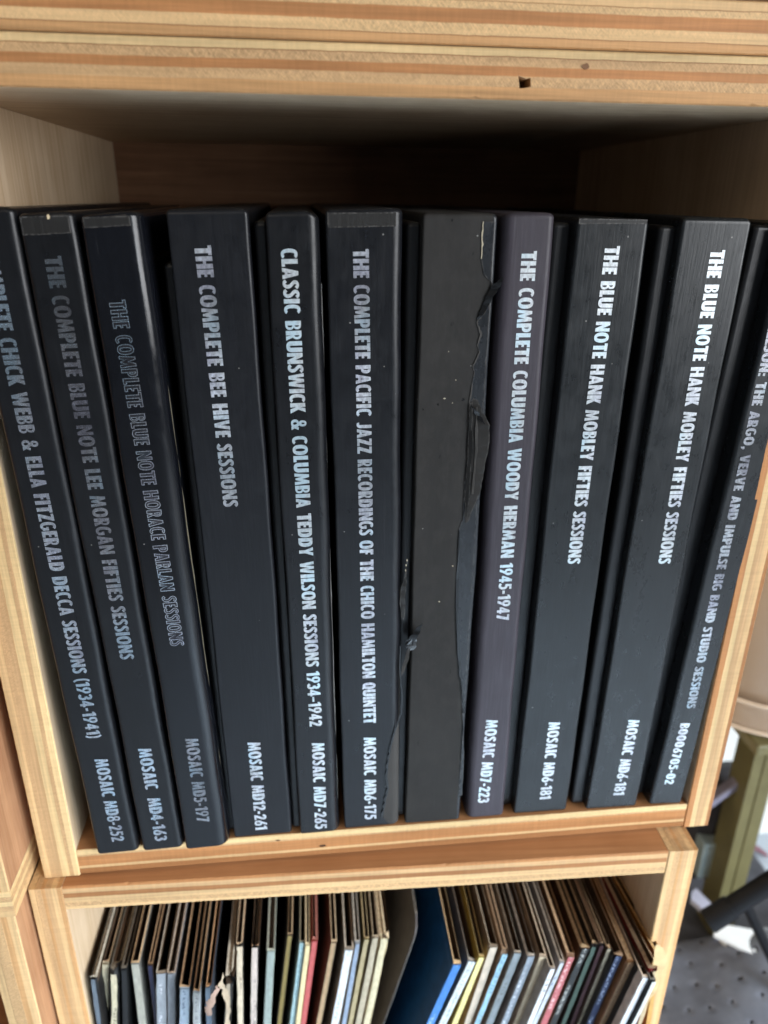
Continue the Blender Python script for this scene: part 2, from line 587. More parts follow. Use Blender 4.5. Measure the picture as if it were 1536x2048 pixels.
    if c == '(':
        return [(stroke([(.24, 1.05), (.12, .80), (.10, .45), (.13, .12), (.24, -.10)], .15), [])], .26
    if c == ')':
        return [(stroke([(.02, 1.05), (.14, .80), (.16, .45), (.13, .12), (.02, -.10)], .15), [])], .26
    if c == ':':
        return [R(.02, .0, .23, .21), R(.02, .45, .23, .66)], .25
    if c == ',':
        return [([(.04, .2), (.25, .2), (.25, .04), (.12, -.17), (.02, -.17), (.08, .0), (.04, .0)], [])], .26
    return [], .30


GLY = {}


def text_layout(txt):
    x, out = 0.0, []
    for ch in txt:
        if ch == ' ':
            x += .36
            out.append((ch, x))
            continue
        if ch not in GLY:
            GLY[ch] = glyph(ch)
        out.append((ch, x))
        x += GLY[ch][1] + .052
    return out, x - .052


def inset(loop, d):
    n = len(loop)
    area2 = sum(loop[i][0] * loop[(i + 1) % n][1] - loop[(i + 1) % n][0] * loop[i][1] for i in range(n))
    sg = 1 if area2 > 0 else -1
    o = []
    for i in range(n):
        a, b, c = (Vector(loop[i - 1]), Vector(loop[i]), Vector(loop[(i + 1) % n]))
        e, f = (b - a), (c - b)
        if e.length < 1e-6 or f.length < 1e-6:
            o.append(tuple(b))
            continue
        n1, n2 = Vector((-e.y, e.x)).normalized() * sg, Vector((-f.y, f.x)).normalized() * sg
        m_ = n1 + n2
        k = d / max(0.5, m_.length_squared / 2) if m_.length > 1e-6 else 0
        o.append(tuple(b + m_ * k))
    return o


def lettering(name, txt, start, end, cap, mat, parent, y=-0.00022, anchor=None, rubbed=None):  # rubbed: foil for the darkened stroke middles, a painted reflection
    """foil letters on the spine plane, from start to end (u, v on the spine), tops pointing right; anchor: the words that span start..end"""
    lay, _ = text_layout(txt)
    if anchor:
        i0 = txt.index(anchor)
        x0 = lay[i0][1]
        x1 = lay[i0 + len(anchor) - 1][1] + GLY[anchor[-1]][1]
    else:
        x0, x1 = 0, lay[-1][1] + GLY[txt[-1]][1]
    s, e = Vector(start), Vector(end)
    d = (e - s)
    k = d.length / (x1 - x0)
    d.normalize()
    up = Vector((-d.y, d.x))
    if up.x < 0:
        up = -up
    bm = bmesh.new()
    for ch, x in lay:
        if ch == ' ':
            continue
        tilt = rnd(0.004)
        for pi, (o, hs) in enumerate(GLY[ch][0]):
            loops = [[Vector((p[0], p[1], 0)) for p in l] for l in [o] + list(hs)]
            tri = tessellate_polygon(loops)
            flat = [p for l in loops for p in l]
            vs = []
            for p in flat:
                q = s + d * ((p.x + x - x0) * k) + up * ((p.y - 0.5) * cap)
                vs.append(bm.verts.new((q.x, y - pi * 0.00003, q.y)))
            for t in tri:
                try:
                    bm.faces.new([vs[i] for i in t])
                except ValueError:
                    pass
            if rubbed:        # dark inset paints a dark room reflection inside bright foil rims
                loops = [[Vector((p[0], p[1], 0)) for p in l] for l in [inset(o, .05)] + [inset(h, -.05) for h in hs]]
                tri = tessellate_polygon(loops)
                vs = []
                for p in [p for l in loops for p in l]:
                    q = s + d * ((p.x + x - x0) * k) + up * ((p.y - 0.5) * cap)
                    vs.append(bm.verts.new((q.x, y - 0.00004 - pi * 0.00003, q.y)))
                for t in tri:
                    try:
                        bm.faces.new([vs[i] for i in t]).material_index = 1
                    except ValueError:
                        pass
    for f in bm.faces:
        f.normal_update()
        if f.normal.y > 0:
            f.normal_flip()
    me = bpy.data.meshes.new(name)
    bm.to_mesh(me)
    bm.free()
    me.materials.append(mat)
    if rubbed:
        me.materials.append(rubbed)
    o = bpy.data.objects.new(name, me)
    COL.objects.link(o)
    o.parent = parent
    return o


# ------------------------------------------------------------------ box materials
def box_mat(name, c, rough=0.42, sheen=0.5, wear=0.5, fleck=0.5, seed=0.0, raw=0.0):
    T = NT(name)
    co = T.coord()
    fib = T.noise(T.scale(co, (900, 900, 45), (seed, 0, 0)), 1.0, 3)          # fine vertical laid texture
    cloud = T.noise(T.scale(co, (28, 28, 12), (seed, seed, 0)), 1.0, 4)
    mott = T.noise(T.scale(co, (160, 160, 90), (0, seed, 0)), 1.0, 4, 0.65)
    base = T.mix(T.rng(cloud, 0.3, 0.7, 0.0, 1.0), tuple(v * 0.80 for v in c[:3]) + (1,), tuple(v * 1.22 for v in c[:3]) + (1,))
    base = T.mix(T.rng(fib, 0.45, 0.75, 0.0, 0.38 if not raw else 0.08), base, tuple(v * 1.9 + 0.002 for v in c[:3]) + (1,))
    if raw:
        base = T.mix(T.rng(mott, 0.45, 0.72, 0.0, raw), base, tuple(v * 1.7 for v in c[:3]) + (1,))
        base = T.mix(T.rng(T.noise(T.scale(co, (240, 240, 110), (3, seed, 1)), 1.0, 2), 0.70, 0.76, 0.0, 0.7), base, (0.004, 0.004, 0.004, 1))
    # dust flecks
    vor = T.add('ShaderNodeTexVoronoi')
    T.put(vor.inputs['Vector'], co)
    vor.inputs['Scale'].default_value = 210
    vor.inputs['Randomness'].default_value = 1.0
    sp = T.math('LESS_THAN', vor.outputs['Distance'], 0.075)
    csep = T.add('ShaderNodeSeparateColor')
    T.put(csep.inputs[0], vor.outputs['Color'])
    sp = T.math('MULTIPLY', sp, T.math('GREATER_THAN', csep.outputs[0], 1 - 0.17 * fleck))
    base = T.mix(T.math('MULTIPLY', sp, 0.55), base, (0.35, 0.34, 0.32, 1))
    # faint rubbed scuffs running up and down the spine
    scf = T.noise(T.scale(co, (420, 420, 22), (seed, 2, seed)), 1.0, 4, 0.7)
    scm = T.noise(T.scale(co, (34, 34, 20), (2, seed, seed)), 1.0, 2)
    base = T.mix(T.math('MULTIPLY', T.rng(scf, 0.60, 0.74, 0.0, 0.20), T.rng(scm, 0.48, 0.62, 0.0, 1.0)), base, (0.07, 0.07, 0.07, 1))
    # rubbed arrises
    bev = T.add('ShaderNodeBevel')
    bev.samples = 6
    bev.inputs['Radius'].default_value = 0.0009
    geo = T.add('ShaderNodeNewGeometry')
    dot = T.add('ShaderNodeVectorMath', operation='DOT_PRODUCT')
    T.put(dot.inputs[0], bev.outputs[0])
    T.put(dot.inputs[1], geo.outputs['Normal'])
    ed = T.rng(dot.outputs['Value'], 0.90, 0.985, 1.0, 0.0)
    en = T.noise(T.scale(co, (700, 700, 260)), 1.0, 3, 0.7)
    ed = T.math('MULTIPLY', ed, T.rng(en, 0.42, 0.62, 0.0, wear * 1.2))
    base = T.mix(ed, base, (0.16, 0.15, 0.14, 1))
    T.bump(T.math('ADD', T.math('MULTIPLY', fib, 0.5 if not raw else 0.1), T.math('MULTIPLY', mott, 0.5)), 0.24 + raw * 0.2, 0.0004)
    return T.out(base, T.rng(mott, 0.3, 0.7, rough - 0.15, rough + 0.0), 0.0, sheen * 0.8)


BLK = (0.0060, 0.0064, 0.0078, 1)
m_box = [box_mat('black_paper_%d' % i, c, r, sh, w, f, i * 3.7) for i, (c, r, sh, w, f) in enumerate([
    (BLK, .42, .5, .5, .7), (BLK, .42, .5, .5, .6), ((0.0038, 0.0042, 0.006, 1), .26, .55, .8, .7), ((0.006, 0.0065, 0.0085, 1), .46, .5, .5, .5),
    (BLK, .40, .5, .8, .6), ((0.0055, 0.006, 0.0078, 1), .42, .5, .7, .9), ((0.026, 0.0245, 0.023, 1), .60, .4, .5, 1.0),
    ((0.042, 0.036, 0.044, 1), .52, .4, .5, .4), ((0.009, 0.0105, 0.0118, 1), .40, .5, .6, .8), ((0.0105, 0.012, 0.0132, 1), .38, .5, .6, .6),
    ((0.010, 0.0115, 0.013, 1), .38, .5, .6, .5)])]
m_raw7 = box_mat('rubbed_grey_board', (0.0235, 0.022, 0.0205, 1), .72, .25, .6, 0.6, 31.0, raw=0.55)
m_lam7 = box_mat('old_black_laminate', (0.016, 0.018, 0.021, 1), .36, .5, .6, .8, 21.0)
m_tray = box_mat('black_tray', (0.006, 0.0062, 0.007, 1), .42, .5, .2, .2, 17.0)
m_flap = box_mat('turned_in_black_paper', (0.0175, 0.0165, 0.0155, 1), .50, .45, .7, .6, 25.0)
m_torn = box_mat('torn_grey_paper', (0.048, 0.045, 0.042, 1), .75, .2, .3, .3, 28.0, raw=0.3)
m_cream = simple('cream_paper_core', lin((170, 160, 138)), 0.8, var=0.3, scale=900)
m_dark = simple('black_film', (0.004, 0.004, 0.0045, 1), 0.25, spec=0.6)


def foil(name, c, rough, metal, worn, seed):
    T = NT(name)
    co = T.coord()
    n = T.noise(T.scale(co, (620, 620, 430), (seed, 0, seed)), 1.0, 4, 0.7)
    big = T.noise(T.scale(co, (60, 60, 34), (seed, 1, 0)), 1.0, 2)
    f = T.math('ADD', T.math('MULTIPLY', n, 0.65), T.math('MULTIPLY', big, 0.35))
    msk = T.rng(f, 0.5 - worn * 0.20 + 0.13 - 0.10, 0.64 - worn * 0.05, 0.0, worn)
    dark = tuple(v * 0.10 for v in c[:3]) + (1,)
    col = T.mix(msk, c, dark)
    drift = T.noise(T.scale(co, (20, 20, 13), (seed, 7, seed)), 1.0, 2)
    dcol = T.ramp(drift, [(0.36, (1 - worn * 0.85,) * 3), (0.60, (1, 1, 1))])  # uneven reflections along the title, painted into the foil colour
    hue = T.ramp(big, [(0.35, (0.80, 0.94, 1.0)), (0.5, (1, 0.99, 0.98)), (0.65, (0.96, 0.93, 1.0))])  # bluish and violet reflection tints put into the colour
    col = T.mix(1.0, col, hue, 'MULTIPLY')
    col = T.mix(1.0, col, dcol, 'MULTIPLY')
    T.bump(T.math('ADD', n, T.math('MULTIPLY', big, 0.5)), 0.30, 0.0004)
    return T.out(col, T.rng(n, 0.3, 0.7, rough - 0.06, rough + 0.1), metal, 0.6)


SIL = (0.74, 0.78, 0.84, 1)


# ------------------------------------------------------------------ box sets
def rounded_profile(w, d, rl, rr, rb=0.0015, n=6):
    """outline (x, y) with rounded front corners, support points next to each rounding"""
    e = 0.0003
    pts = []

    def corner(cx, cy, r, a0):
        for i in range(n + 1):
            a = math.radians(a0 + 90 * i / n)
            pts.append((cx + r * math.cos(a), cy + r * math.sin(a)))
    # counter-clockwise from the front right (front is y = 0)
    pts.append((rl + e, 0)); pts.append((w - rr - e, 0))
    corner(w - rr, rr, rr, -90)
    pts.append((w, rr + e)); pts.append((w, d - rb - e))
    corner(w - rb, d - rb, rb, 0)
    pts.append((w - rb - e, d)); pts.append((rb + e, d))
    corner(rb, d - rb, rb, 90)
    pts.append((0, d - rb - e)); pts.append((0, rl + e))
    corner(rl, rl, rl, 180)
    return pts


def slab(name, w, d, h, rl, rr, mats, parent, loc=(0, 0, 0), re=0.0021, warp=0.00022, right_mat=None, rough_top=0.0):
    pts = rounded_profile(w, d, rl, rr)
    n = len(pts)
    cx, cy = w / 2, d / 2
    lev = []
    for i in range(6):
        a = math.radians(90 * i / 5)
        lev.append((re * (1 - math.sin(a)), re * (1 - math.cos(a))))       # z, inset (bottom)
    lev = [(re * (1 - math.cos(math.radians(18 * i))), re * (1 - math.sin(math.radians(18 * i)))) for i in range(6)]
    zs = lev + [(re + 0.0004, 0)] + [(re + (h - 2 * re) * k / 26, 0) for k in range(1, 26)] + [(h - re - 0.0004, 0)] + [(h - z, i) for z, i in lev[::-1]]
    bm = bmesh.new()
    ph = [random.uniform(0, 6.3) for _ in range(4)]
    rings = []
    dent = [0.0003 + abs(random.gauss(0, 0.0008)), 0.0003 + abs(random.gauss(0, 0.0009)), rnd(0.0006)]
    for z, ins in zs:
        wob = warp * (math.sin(z * 31 + ph[0]) + 0.6 * math.sin(z * 83 + ph[1]))
        wr = warp * (math.sin(z * 27 + ph[2]) + 0.7 * math.sin(z * 97 + ph[3]))
        ring = []
        for x, y in pts:
            kx = (x - cx) / cx
            xx = x - math.copysign(min(ins, abs(x - cx)), x - cx) * (1 if abs(kx) > .0 else 0) if ins else x
            # inset straight towards the middle, keeping proportions at the rounded corners
            xx = cx + (x - cx) * (1 - ins / cx)
            yy = cy + (y - cy) * (1 - ins / cy)
            xx += wr if x > cx else wob
            if y < cy:
                yy += 0.12 * wob
            zz = z
            if z > h - re * 2 and rough_top and y < cy:
                u_ = x / w
                zz += rnd(rough_top) - dent[0] * max(0, 1 - u_ * 4) - dent[1] * max(0, u_ * 4 - 3) + dent[2] * math.sin(u_ * 5)
            ring.append(bm.verts.new((xx, yy, zz)))
        rings.append(ring)
    for a, b in zip(rings, rings[1:]):
        for k in range(n):
            f = bm.faces.new((a[k], a[(k + 1) % n], b[(k + 1) % n], b[k]))
            if right_mat and pts[k][0] >= w - rr - 0.0004 and pts[(k + 1) % n][0] >= w - rr - 0.0004:
                f.material_index = 1
    bm.faces.new(rings[0]); bm.faces.new(rings[-1])
    return link(name, bm, mats, parent, loc, smooth=32)


def plate(name, pts, mat, parent, y=-0.0003, th=0.0003, bulge=None, sub=0):
    """a thin piece of card or film with a ragged outline lying on the spine: pts are (u, v); bulge(u, v) lifts it"""
    bm = bmesh.new()
    tri = tessellate_polygon([[Vector((p[0], p[1], 0)) for p in pts]])
    vs = [bm.verts.new((p[0], y, p[1])) for p in pts]
    for t in tri:
        try:
            bm.faces.new([vs[i] for i in t])
        except ValueError:
            pass
    r = bmesh.ops.extrude_face_region(bm, geom=bm.faces[:])
    for g in r['geom']:
        if isinstance(g, bmesh.types.BMVert):
            g.co.y += th
    if bulge:
        for v in bm.verts:
            v.co.y -= bulge(v.co.x, v.co.z)
    return link(name, bm, mat, parent)


def ragged(pts, amp, n=6):
    """subdivide an open polyline and shake it"""
    o = []
    for a, b in zip(pts, pts[1:]):
        for i in range(n):
            t = i / n
            k = amp if i else amp * 0.3
            o.append((a[0] + (b[0] - a[0]) * t + rnd(k), a[1] + (b[1] - a[1]) * t + rnd(k)))
    o.append(pts[-1])
    return o


BOXG = 'black box sets standing in the upper crate'
BOXES = []


class Box:
    def __init__(self, i, label, tl, tr, bl, br, y0, rl, rr, h=0.327, tray=None, flap=None, mats=None, right_mat=None, d=0.297, dz=0.0, thick=None):
        self.y0 = y0
        P = [on_y(p, y0) for p in (tl, tr, bl, br)]
        wt, wb = (P[1] - P[0]).length, (P[3] - P[2]).length
        w = thick or 0.5 * (wt + wb)
        lean = math.atan2((P[1].x + P[0].x - P[2].x - P[3].x) / 2, P[0].z / 2 + P[1].z / 2 - P[2].z / 2 - P[3].z / 2)
        if lean < 0:      # leans to the left: pivots on its left bottom corner
            org = Vector(((P[2].x + P[3].x) / 2 - w / 2 * math.cos(lean), y0, 0.0005))
        else:
            org = Vector(((P[2].x + P[3].x) / 2 - w / 2 * math.cos(lean), y0, 0.0005 + w * math.sin(lean)))
        hm = ((P[0].z + P[1].z) / 2 - 0.0005 - w / 2 * math.sin(abs(lean))) / math.cos(lean)
        h = max(0.3235, min(0.3315, hm))
        self.w, self.h, self.lean, self.org = w, h, lean, org
        self.root = tag(empty('box_set', org, (0, lean, 0)), label, 'box set', BOXG)
        self.mw = Matrix.Translation(org) @ Matrix.Rotation(lean, 4, 'Y')
        self.inv = self.mw.inverted()
        slab('lid', w, d, h, rl, rr, mats or [m_box[i]], self.root, right_mat=right_mat, rough_top=0.00012)
        if tray:
            tw, ty, tz = tray
            slab('tray', tw, d - 0.012, tz, 0.0022, 0.0012, [m_tray], self.root, (-tw + 0.0004, ty, 0.0003), warp=0.0001)
        if flap:
            z = self.uv(flap)[1]
            e = 0.00014
            pts = [(rl * .7, z)] + ragged([(rl * .7, z), (w - rr * .7, z + 0.0004)], 0.00012, 12)[1:] + [(w - rr * .7, h - 0.0016), (rl * .7, h - 0.0016)]
            plate('turned_in_flap', pts, m_flap, self.root, -0.00022, 0.0002)
        print('BOX', i, 'w %.4f lean %.2f topz %.3f botz %.4f' % (w, math.degrees(lean), P[0].z, P[3].z))
        BOXES.append(self)

    def uv(self, px):
        p = self.inv @ on_y(px, self.y0)
        return (p.x, p.z)

    def title(self, txt, a, b, cap, mat, anchor=None, rubbed=None):
        lettering('title_lettering', txt, self.uv(a), self.uv(b), cap, mat, self.root, anchor=anchor, rubbed=rubbed)

    def cat(self, txt, a, b, cap, mat):
        lettering('catalogue_lettering', txt, self.uv(a), self.uv(b), cap, mat, self.root)


f_dk = foil('worn_dark_foil', (0.62, 0.62, 0.66, 1), 0.22, 0.92, 0.6, 2.0)
f_md = foil('worn_foil', (0.78, 0.82, 0.90, 1), 0.24, 0.85, 0.5, 5.0)
f_bl = foil('blotched_foil', (0.74, 0.78, 0.84, 1), 0.28, 0.6, 0.7, 12.0)
f_drefl = foil('dark_reflection_foil', (0.12, 0.115, 0.13, 1), 0.30, 0.8, 0.7, 3.0)  # dark tone stands in for a dim reflection inside the strokes
f_br = foil('bright_foil', SIL, 0.34, 0.40, 0.55, 9.0)
f_wh = foil('clean_foil', (0.74, 0.79, 0.82, 1), 0.34, 0.40, 0.42, 14.0)

b1 = Box(0, 'leftmost box set, leaning on the crate wall, with a long dated title', (-92, 412), (25, 414), (192, 1705), (278, 1697), -0.005, 0.0018, 0.003)
b1.title('THE COMPLETE CHICK WEBB & ELLA FITZGERALD DECCA SESSIONS (1934-1941)', (14, 676), (189, 1476), 0.0066, f_md, 'CHICK WEBB & ELLA FITZGERALD DECCA SESSIONS (1934-1941)')
b1.cat('MOSAIC MD8-252', (202, 1517), (237, 1682), 0.0066, f_md)
b2 = Box(1, 'slim leaning box set with a cream chip on the plain band at its top', (29, 424), (147, 422), (287, 1704), (366, 1699), -0.005, 0.002, 0.003, flap=(90, 470))
b2.title('THE COMPLETE BLUE NOTE LEE MORGAN FIFTIES SESSIONS', (105, 512), (255, 1318), 0.0066, f_dk)
b2.cat('MOSAIC  MD4-163', (289, 1496), (323, 1681), 0.0066, f_md)
b3 = Box(2, 'glossy leaning box set with a shining rounded right edge and low faint title', (152, 424), (283, 424), (376, 1708), (458, 1706), -0.0062, 0.002, 0.0062, flap=(210, 455))
b3.title('THE COMPLETE BLUE NOTE HORACE PARLAN SESSIONS', (234, 600), (355, 1291), 0.0066, f_md, rubbed=f_drefl)
b3.cat('MOSAIC MD5-197', (383, 1476), (407, 1643), 0.0066, f_dk)
b4 = Box(3, 'thickest box set with a short title ending halfway down its wide spine', (333, 414), (493, 416), (467, 1680), (587, 1677), -0.0005, 0.001, 0.0016, tray=(0.0046, 0.006, 0.308))
b4.title('THE COMPLETE BEE HIVE SESSIONS', (405, 491), (462, 1013), 0.0066, f_br)
b4.cat('MOSAIC MD12-261', (507.6, 1484), (523, 1659), 0.0066, f_br)
b5 = Box(4, 'slender box set with a white title containing an ampersand and hyphenated years', (527, 418), (639, 424), (602, 1686), (678, 1684), -0.0015, 0.0012, 0.0045, tray=(0.0052, 0.005, 0.3245))
b5.title('CLASSIC BRUNSWICK & COLUMBIA TEDDY WILSON SESSIONS 1934–1942', (577.6, 497), (632, 1452), 0.0066, f_wh)
b5.cat('MOSAIC MD7-265', (636, 1485), (642, 1657), 0.0066, f_wh)
b6 = Box(5, 'box set with its lower right spine edge torn to grey board', (649, 415), (808, 418), (690, 1664), (797, 1661), 0.0, 0.001, 0.0042, flap=(730, 455))
b6.title('THE COMPLETE PACIFIC JAZZ RECORDINGS OF THE CHICO HAMILTON QUINTET', (721.5, 498), (739.5, 1446), 0.0066, f_br)
b6.cat('MOSAIC MD6-175', (739.5, 1474), (741, 1638), 0.0066, f_wh)
b7 = Box(6, 'rubbed grey box set with no lettering and torn peeling edge film', (846, 420), (998, 425), (811, 1655), (919, 1651), 0.0005, 0.001, 0.0016, tray=(0.0062, 0.006, 0.3245),
         mats=[m_raw7, m_lam7], right_mat=True)
b8 = Box(7, 'slim purplish grey box set with a crisp white dated title', (1006, 424), (1116, 424), (934, 1641), (1005, 1637), 0.001, 0.0042, 0.0028)
b8.title('THE COMPLETE COLUMBIA WOODY HERMAN 1945-1947', (1058.6, 502), (1005, 1240), 0.0066, f_wh)
b8.cat('MOSAIC MD7-223', (984, 1439), (966.5, 1605), 0.0066, f_wh)
b9 = Box(8, 'wide box set right of the slim purplish one, with a plain band across its top', (1155, 424), (1302, 436), (1028, 1634), (1131, 1631), 0.0015, 0.0012, 0.0018, tray=(0.0085, 0.007, 0.3245), flap=(1225, 449))
b9.title('THE BLUE NOTE HANK MOBLEY FIFTIES SESSIONS', (1225, 492), (1147, 1127), 0.0066, f_wh)
b9.cat('MOSAIC MD6-181', (1109, 1443.6), (1090, 1598), 0.0066, f_wh)
b10 = Box(9, 'scuffed wide box set without a band, second from the right crate wall', (1366, 430), (1509, 434), (1173, 1626), (1270, 1619), 0.0005, 0.0012, 0.0014, tray=(0.0082, 0.005, 0.3235))
b10.title('THE BLUE NOTE HANK MOBLEY FIFTIES SESSIONS', (1436, 500), (1328, 1127), 0.0066, f_wh)
b10.cat('MOSAIC MD6-181', (1268, 1439), (1237, 1590), 0.0066, f_wh)
b11 = Box(10, 'box set against the right crate wall with a small faded title in wide spacing', (1575, 440), (1672, 445), (1301, 1611), (1359, 1608), 0.0, 0.002, 0.0018, tray=(0.0105, 0.009, 0.3235), thick=0.0205)
b11.title('OLIVER NELSON: THE ARGO, VERVE AND IMPULSE BIG BAND STUDIO SESSIONS', (1523, 764), (1381, 1416), 0.0052, f_bl, 'THE ARGO, VERVE AND IMPULSE BIG BAND STUDIO SESSIONS')
b11.cat('B0006705-02', (1370.5, 1446), (1337, 1568), 0.0056, f_wh)
# ------------------------------------------------------------------ tears and chips on the spines
# rubbed box: the remaining film along its right edge has a jagged left border
jag_px = [(966, 443), (963, 480), (962, 517), (966, 548), (984, 566), (983, 602), (967, 627), (953, 644), (960, 668), (954, 690), (958, 705), (945, 730),
          (948, 744), (941, 786), (938, 806), (935, 900), (929, 966), (926, 1036), (917, 1060), (914, 1188), (917, 1291), (921, 1354), (925, 1423), (928, 1500), (924, 1590)]
jg = ragged([b7.uv(p) for p in jag_px], 0.00022, 5)
w7 = b7.w
plate('laminate_strip', jg + [(w7 - 0.0016, jg[-1][1]), (w7 - 0.0016, jg[0][1])], m_lam7, b7.root, -0.00030, 0.0003)
# pale torn core showing along the border in places
for a, b, wd in ((0, 11, 0.0006), (29, 47, 0.0010), (49, 58, 0.0007), (63, 72, 0.0006)):
    seg = jg[a:b]
    if len(seg) > 3:
        o = [(x - 0.0001, z) for x, z in seg]
        i = [(x + wd * (0.15 + 0.85 * random.random()) * math.sin(math.pi * (k + .5) / len(seg)) + 0.0002, z) for k, (x, z) in enumerate(seg)]
        plate('torn_core', o + i[::-1], m_cream if a in (0,) else m_torn, b7.root, -0.00042, 0.0001)


def lifted(name, px, lift, mat, box, y=-0.0005, fold=None):
    """a peeled flap: outline in pixels on the spine plane, lifted towards one side"""
    pts = ragged([box.uv(p) for p in px + [px[0]]], 0.00030, 4)[:-1]
    us = [p[0] for p in pts]
    u0, u1 = min(us), max(us)

    def bulge(u, v):
        t = min(1.0, max(0.0, (u - u0) / max(u1 - u0, 1e-6)))
        return lift * (t ** 1.6 if fold != 'left' else (1 - t) ** 1.6) + 0.0002 * math.sin(v * 900)
    return plate(name, pts, mat, box.root, y, 0.00018, bulge)


lifted('peeled_flap', [(986, 566), (1003, 552), (1000, 566), (988, 588), (975, 612), (960, 636), (955, 644), (954, 636), (964, 610), (974, 588)], 0.0022, m_dark, b7)
lifted('peeled_flap', [(939, 806), (946, 796), (956, 800), (962, 815), (971, 832), (978, 848), (977, 880), (973, 905), (966, 945), (958, 985), (948, 1010), (937, 1040), (930, 1046),
                       (929, 1000), (932, 960), (934, 900)], 0.0016, m_raw7, b7)
lifted('tear_line', [(951, 812), (954, 815), (953, 900), (945, 985), (942, 985), (949, 900)], 0.0005, m_torn, b7, -0.0016)
lifted('tear_line', [(940, 808), (956, 822), (968, 846), (960, 840), (946, 822)], 0.0006, m_dark, b7, -0.0017)
lifted('peeled_flap', [(939, 806), (944, 803), (943, 900), (938, 980), (931, 1044), (928, 1030), (931, 960), (935, 880)], 0.0014, m_flap, b7, -0.0012)
lifted('tear_line', [(917, 1058), (919, 1062), (916.5, 1188), (919.5, 1291), (923, 1354), (927, 1358), (926, 1366), (928, 1423), (925.5, 1425), (922, 1360), (918, 1352), (914, 1291), (911.5, 1188)], 0.0004, m_dark, b7, -0.0005)  # black strip painting a shadow line along the jagged film border
for (px, r) in (((925, 799), .0005), ((889, 797), .0003), ((905, 805), .0003), ((876, 809), .0004), ((846, 818), .0004), ((897, 703), .0002), ((912, 760), .0002), ((906, 1132), .0003), ((878, 1203), .0003), ((905, 440), .0004)):
    u, v = b7.uv(px)
    plate('cream_chip', [(u + r * rnd(1.2) + r * math.cos(a), v + r * 1.3 * math.sin(a)) for a in (0, 1.2, 2.3, 3.4, 4.6, 5.5)], m_cream if r < .0004 else m_dark, b7.root, -0.00018, 0.0001)

# torn box: grey board bared along the lower right edge
tear_px = [(802, 1180), (800, 1230), (801, 1290), (801, 1350), (805, 1385), (804, 1423), (795, 1448), (787, 1471), (783, 1490), (779, 1510), (774, 1547), (777, 1575), (771, 1602), (766, 1633)]
tp = ragged([b6.uv(p) for p in tear_px], 0.00025, 4)
w6 = b6.w
right = [(w6 - 0.0009, tp[-1][1] - 0.0055), (w6 + 0.00012, tp[0][1])]
edge_r = ragged([right[0], right[1]], 0.0, 10)
patch = tp + [(tp[-1][0] + 0.0035, tp[-1][1] - 0.004)] + edge_r


def wrap6(u, v):
    r = 0.0042
    t = u - (w6 - r)
    return -(r - math.sqrt(max(r * r - t * t, 0))) if t > 0 else 0.0


# several columns so that the patch follows the rounded edge
bm = bmesh.new()
cols = 12
rows = []
for k in range(60):
    v = tp[0][1] + (right[0][1] - tp[0][1]) * k / 59
    # left border at this height
    ul = None
    for a, b in zip(tp, tp[1:]):
        if min(a[1], b[1]) <= v <= max(a[1], b[1]):
            ul = a[0] + (b[0] - a[0]) * (a[1] - v) / max(a[1] - b[1], 1e-6)
            break
    if ul is None:
        ul = tp[-1][0] + 0.0035 * (tp[-1][1] - v) / 0.006
    ul = min(ul, w6 - 0.0004)
    rows.append([bm.verts.new((ul + (w6 - 0.00001 - ul) * j / cols, -0.00032 - wrap6(0, 0) + (lambda t: (0.0042 - math.sqrt(max(0.0042 ** 2 - t * t, 0))) if t > 0 else 0)(ul + (w6 - ul) * j / cols - (w6 - 0.0042)), v)) for j in range(cols + 1)])
for a, b in zip(rows, rows[1:]):
    for j in range(cols):
        bm.faces.new((a[j], a[j + 1], b[j + 1], b[j]))
link('torn_patch', bm, m_torn, b6.root, smooth=40)
edge_in = [(u - 0.0004 - 0.0012 * abs(math.sin(i * 1.7)) * (i / len(tp)), v) for i, (u, v) in enumerate(tp)]
plate('torn_film_edge', tp[8:] + edge_in[8:][::-1], m_dark, b6.root, -0.0009, 0.0004)
lifted('hanging_film', [(843, 1241), (838, 1262), (828, 1280), (822, 1292), (812, 1296), (811, 1282), (822, 1268), (832, 1252)], 0.0022, m_dark, b6, -0.0006)
lifted('hanging_film', [(812, 1286), (824, 1275), (833, 1278), (832, 1293), (823, 1298), (815, 1296)], -0.001, simple('glossy_film', (0.012, 0.013, 0.014, 1), 0.12, spec=1.0), b6, -0.0016)
lifted('hanging_film', [(815, 1294), (820, 1294), (815, 1320), (806, 1345), (801, 1352), (803, 1335), (810, 1312)], 0.001, m_torn, b6, -0.0008)
lifted('hanging_film', [(815, 1112), (813, 1135), (808, 1160), (802, 1178), (800, 1200), (803, 1240), (808, 1240), (812, 1180), (814, 1150)], 0.0006, m_flap, b6, 0.0006)
for px in ((812, 1130), (811, 1140), (814, 1120)):
    u, v = b6.uv(px)
    plate('cream_chip', [(u + .0003 * math.cos(a), v + .0007 * math.sin(a)) for a in (0, 1.2, 2.3, 3.4, 4.6, 5.5)], m_cream, b6.root, -0.0003, 0.0001)
u, v = b2.uv((97, 433))
plate('cream_chip', [(u - .0005, v - .0010), (u + .0004, v - .0008), (u + .0006, v + .0001), (u + .0002, v + .0009), (u - .0004, v + .0006)], simple('bare_card', lin((216, 196, 160)), 0.8), b2.root, -0.00045, 0.0001)
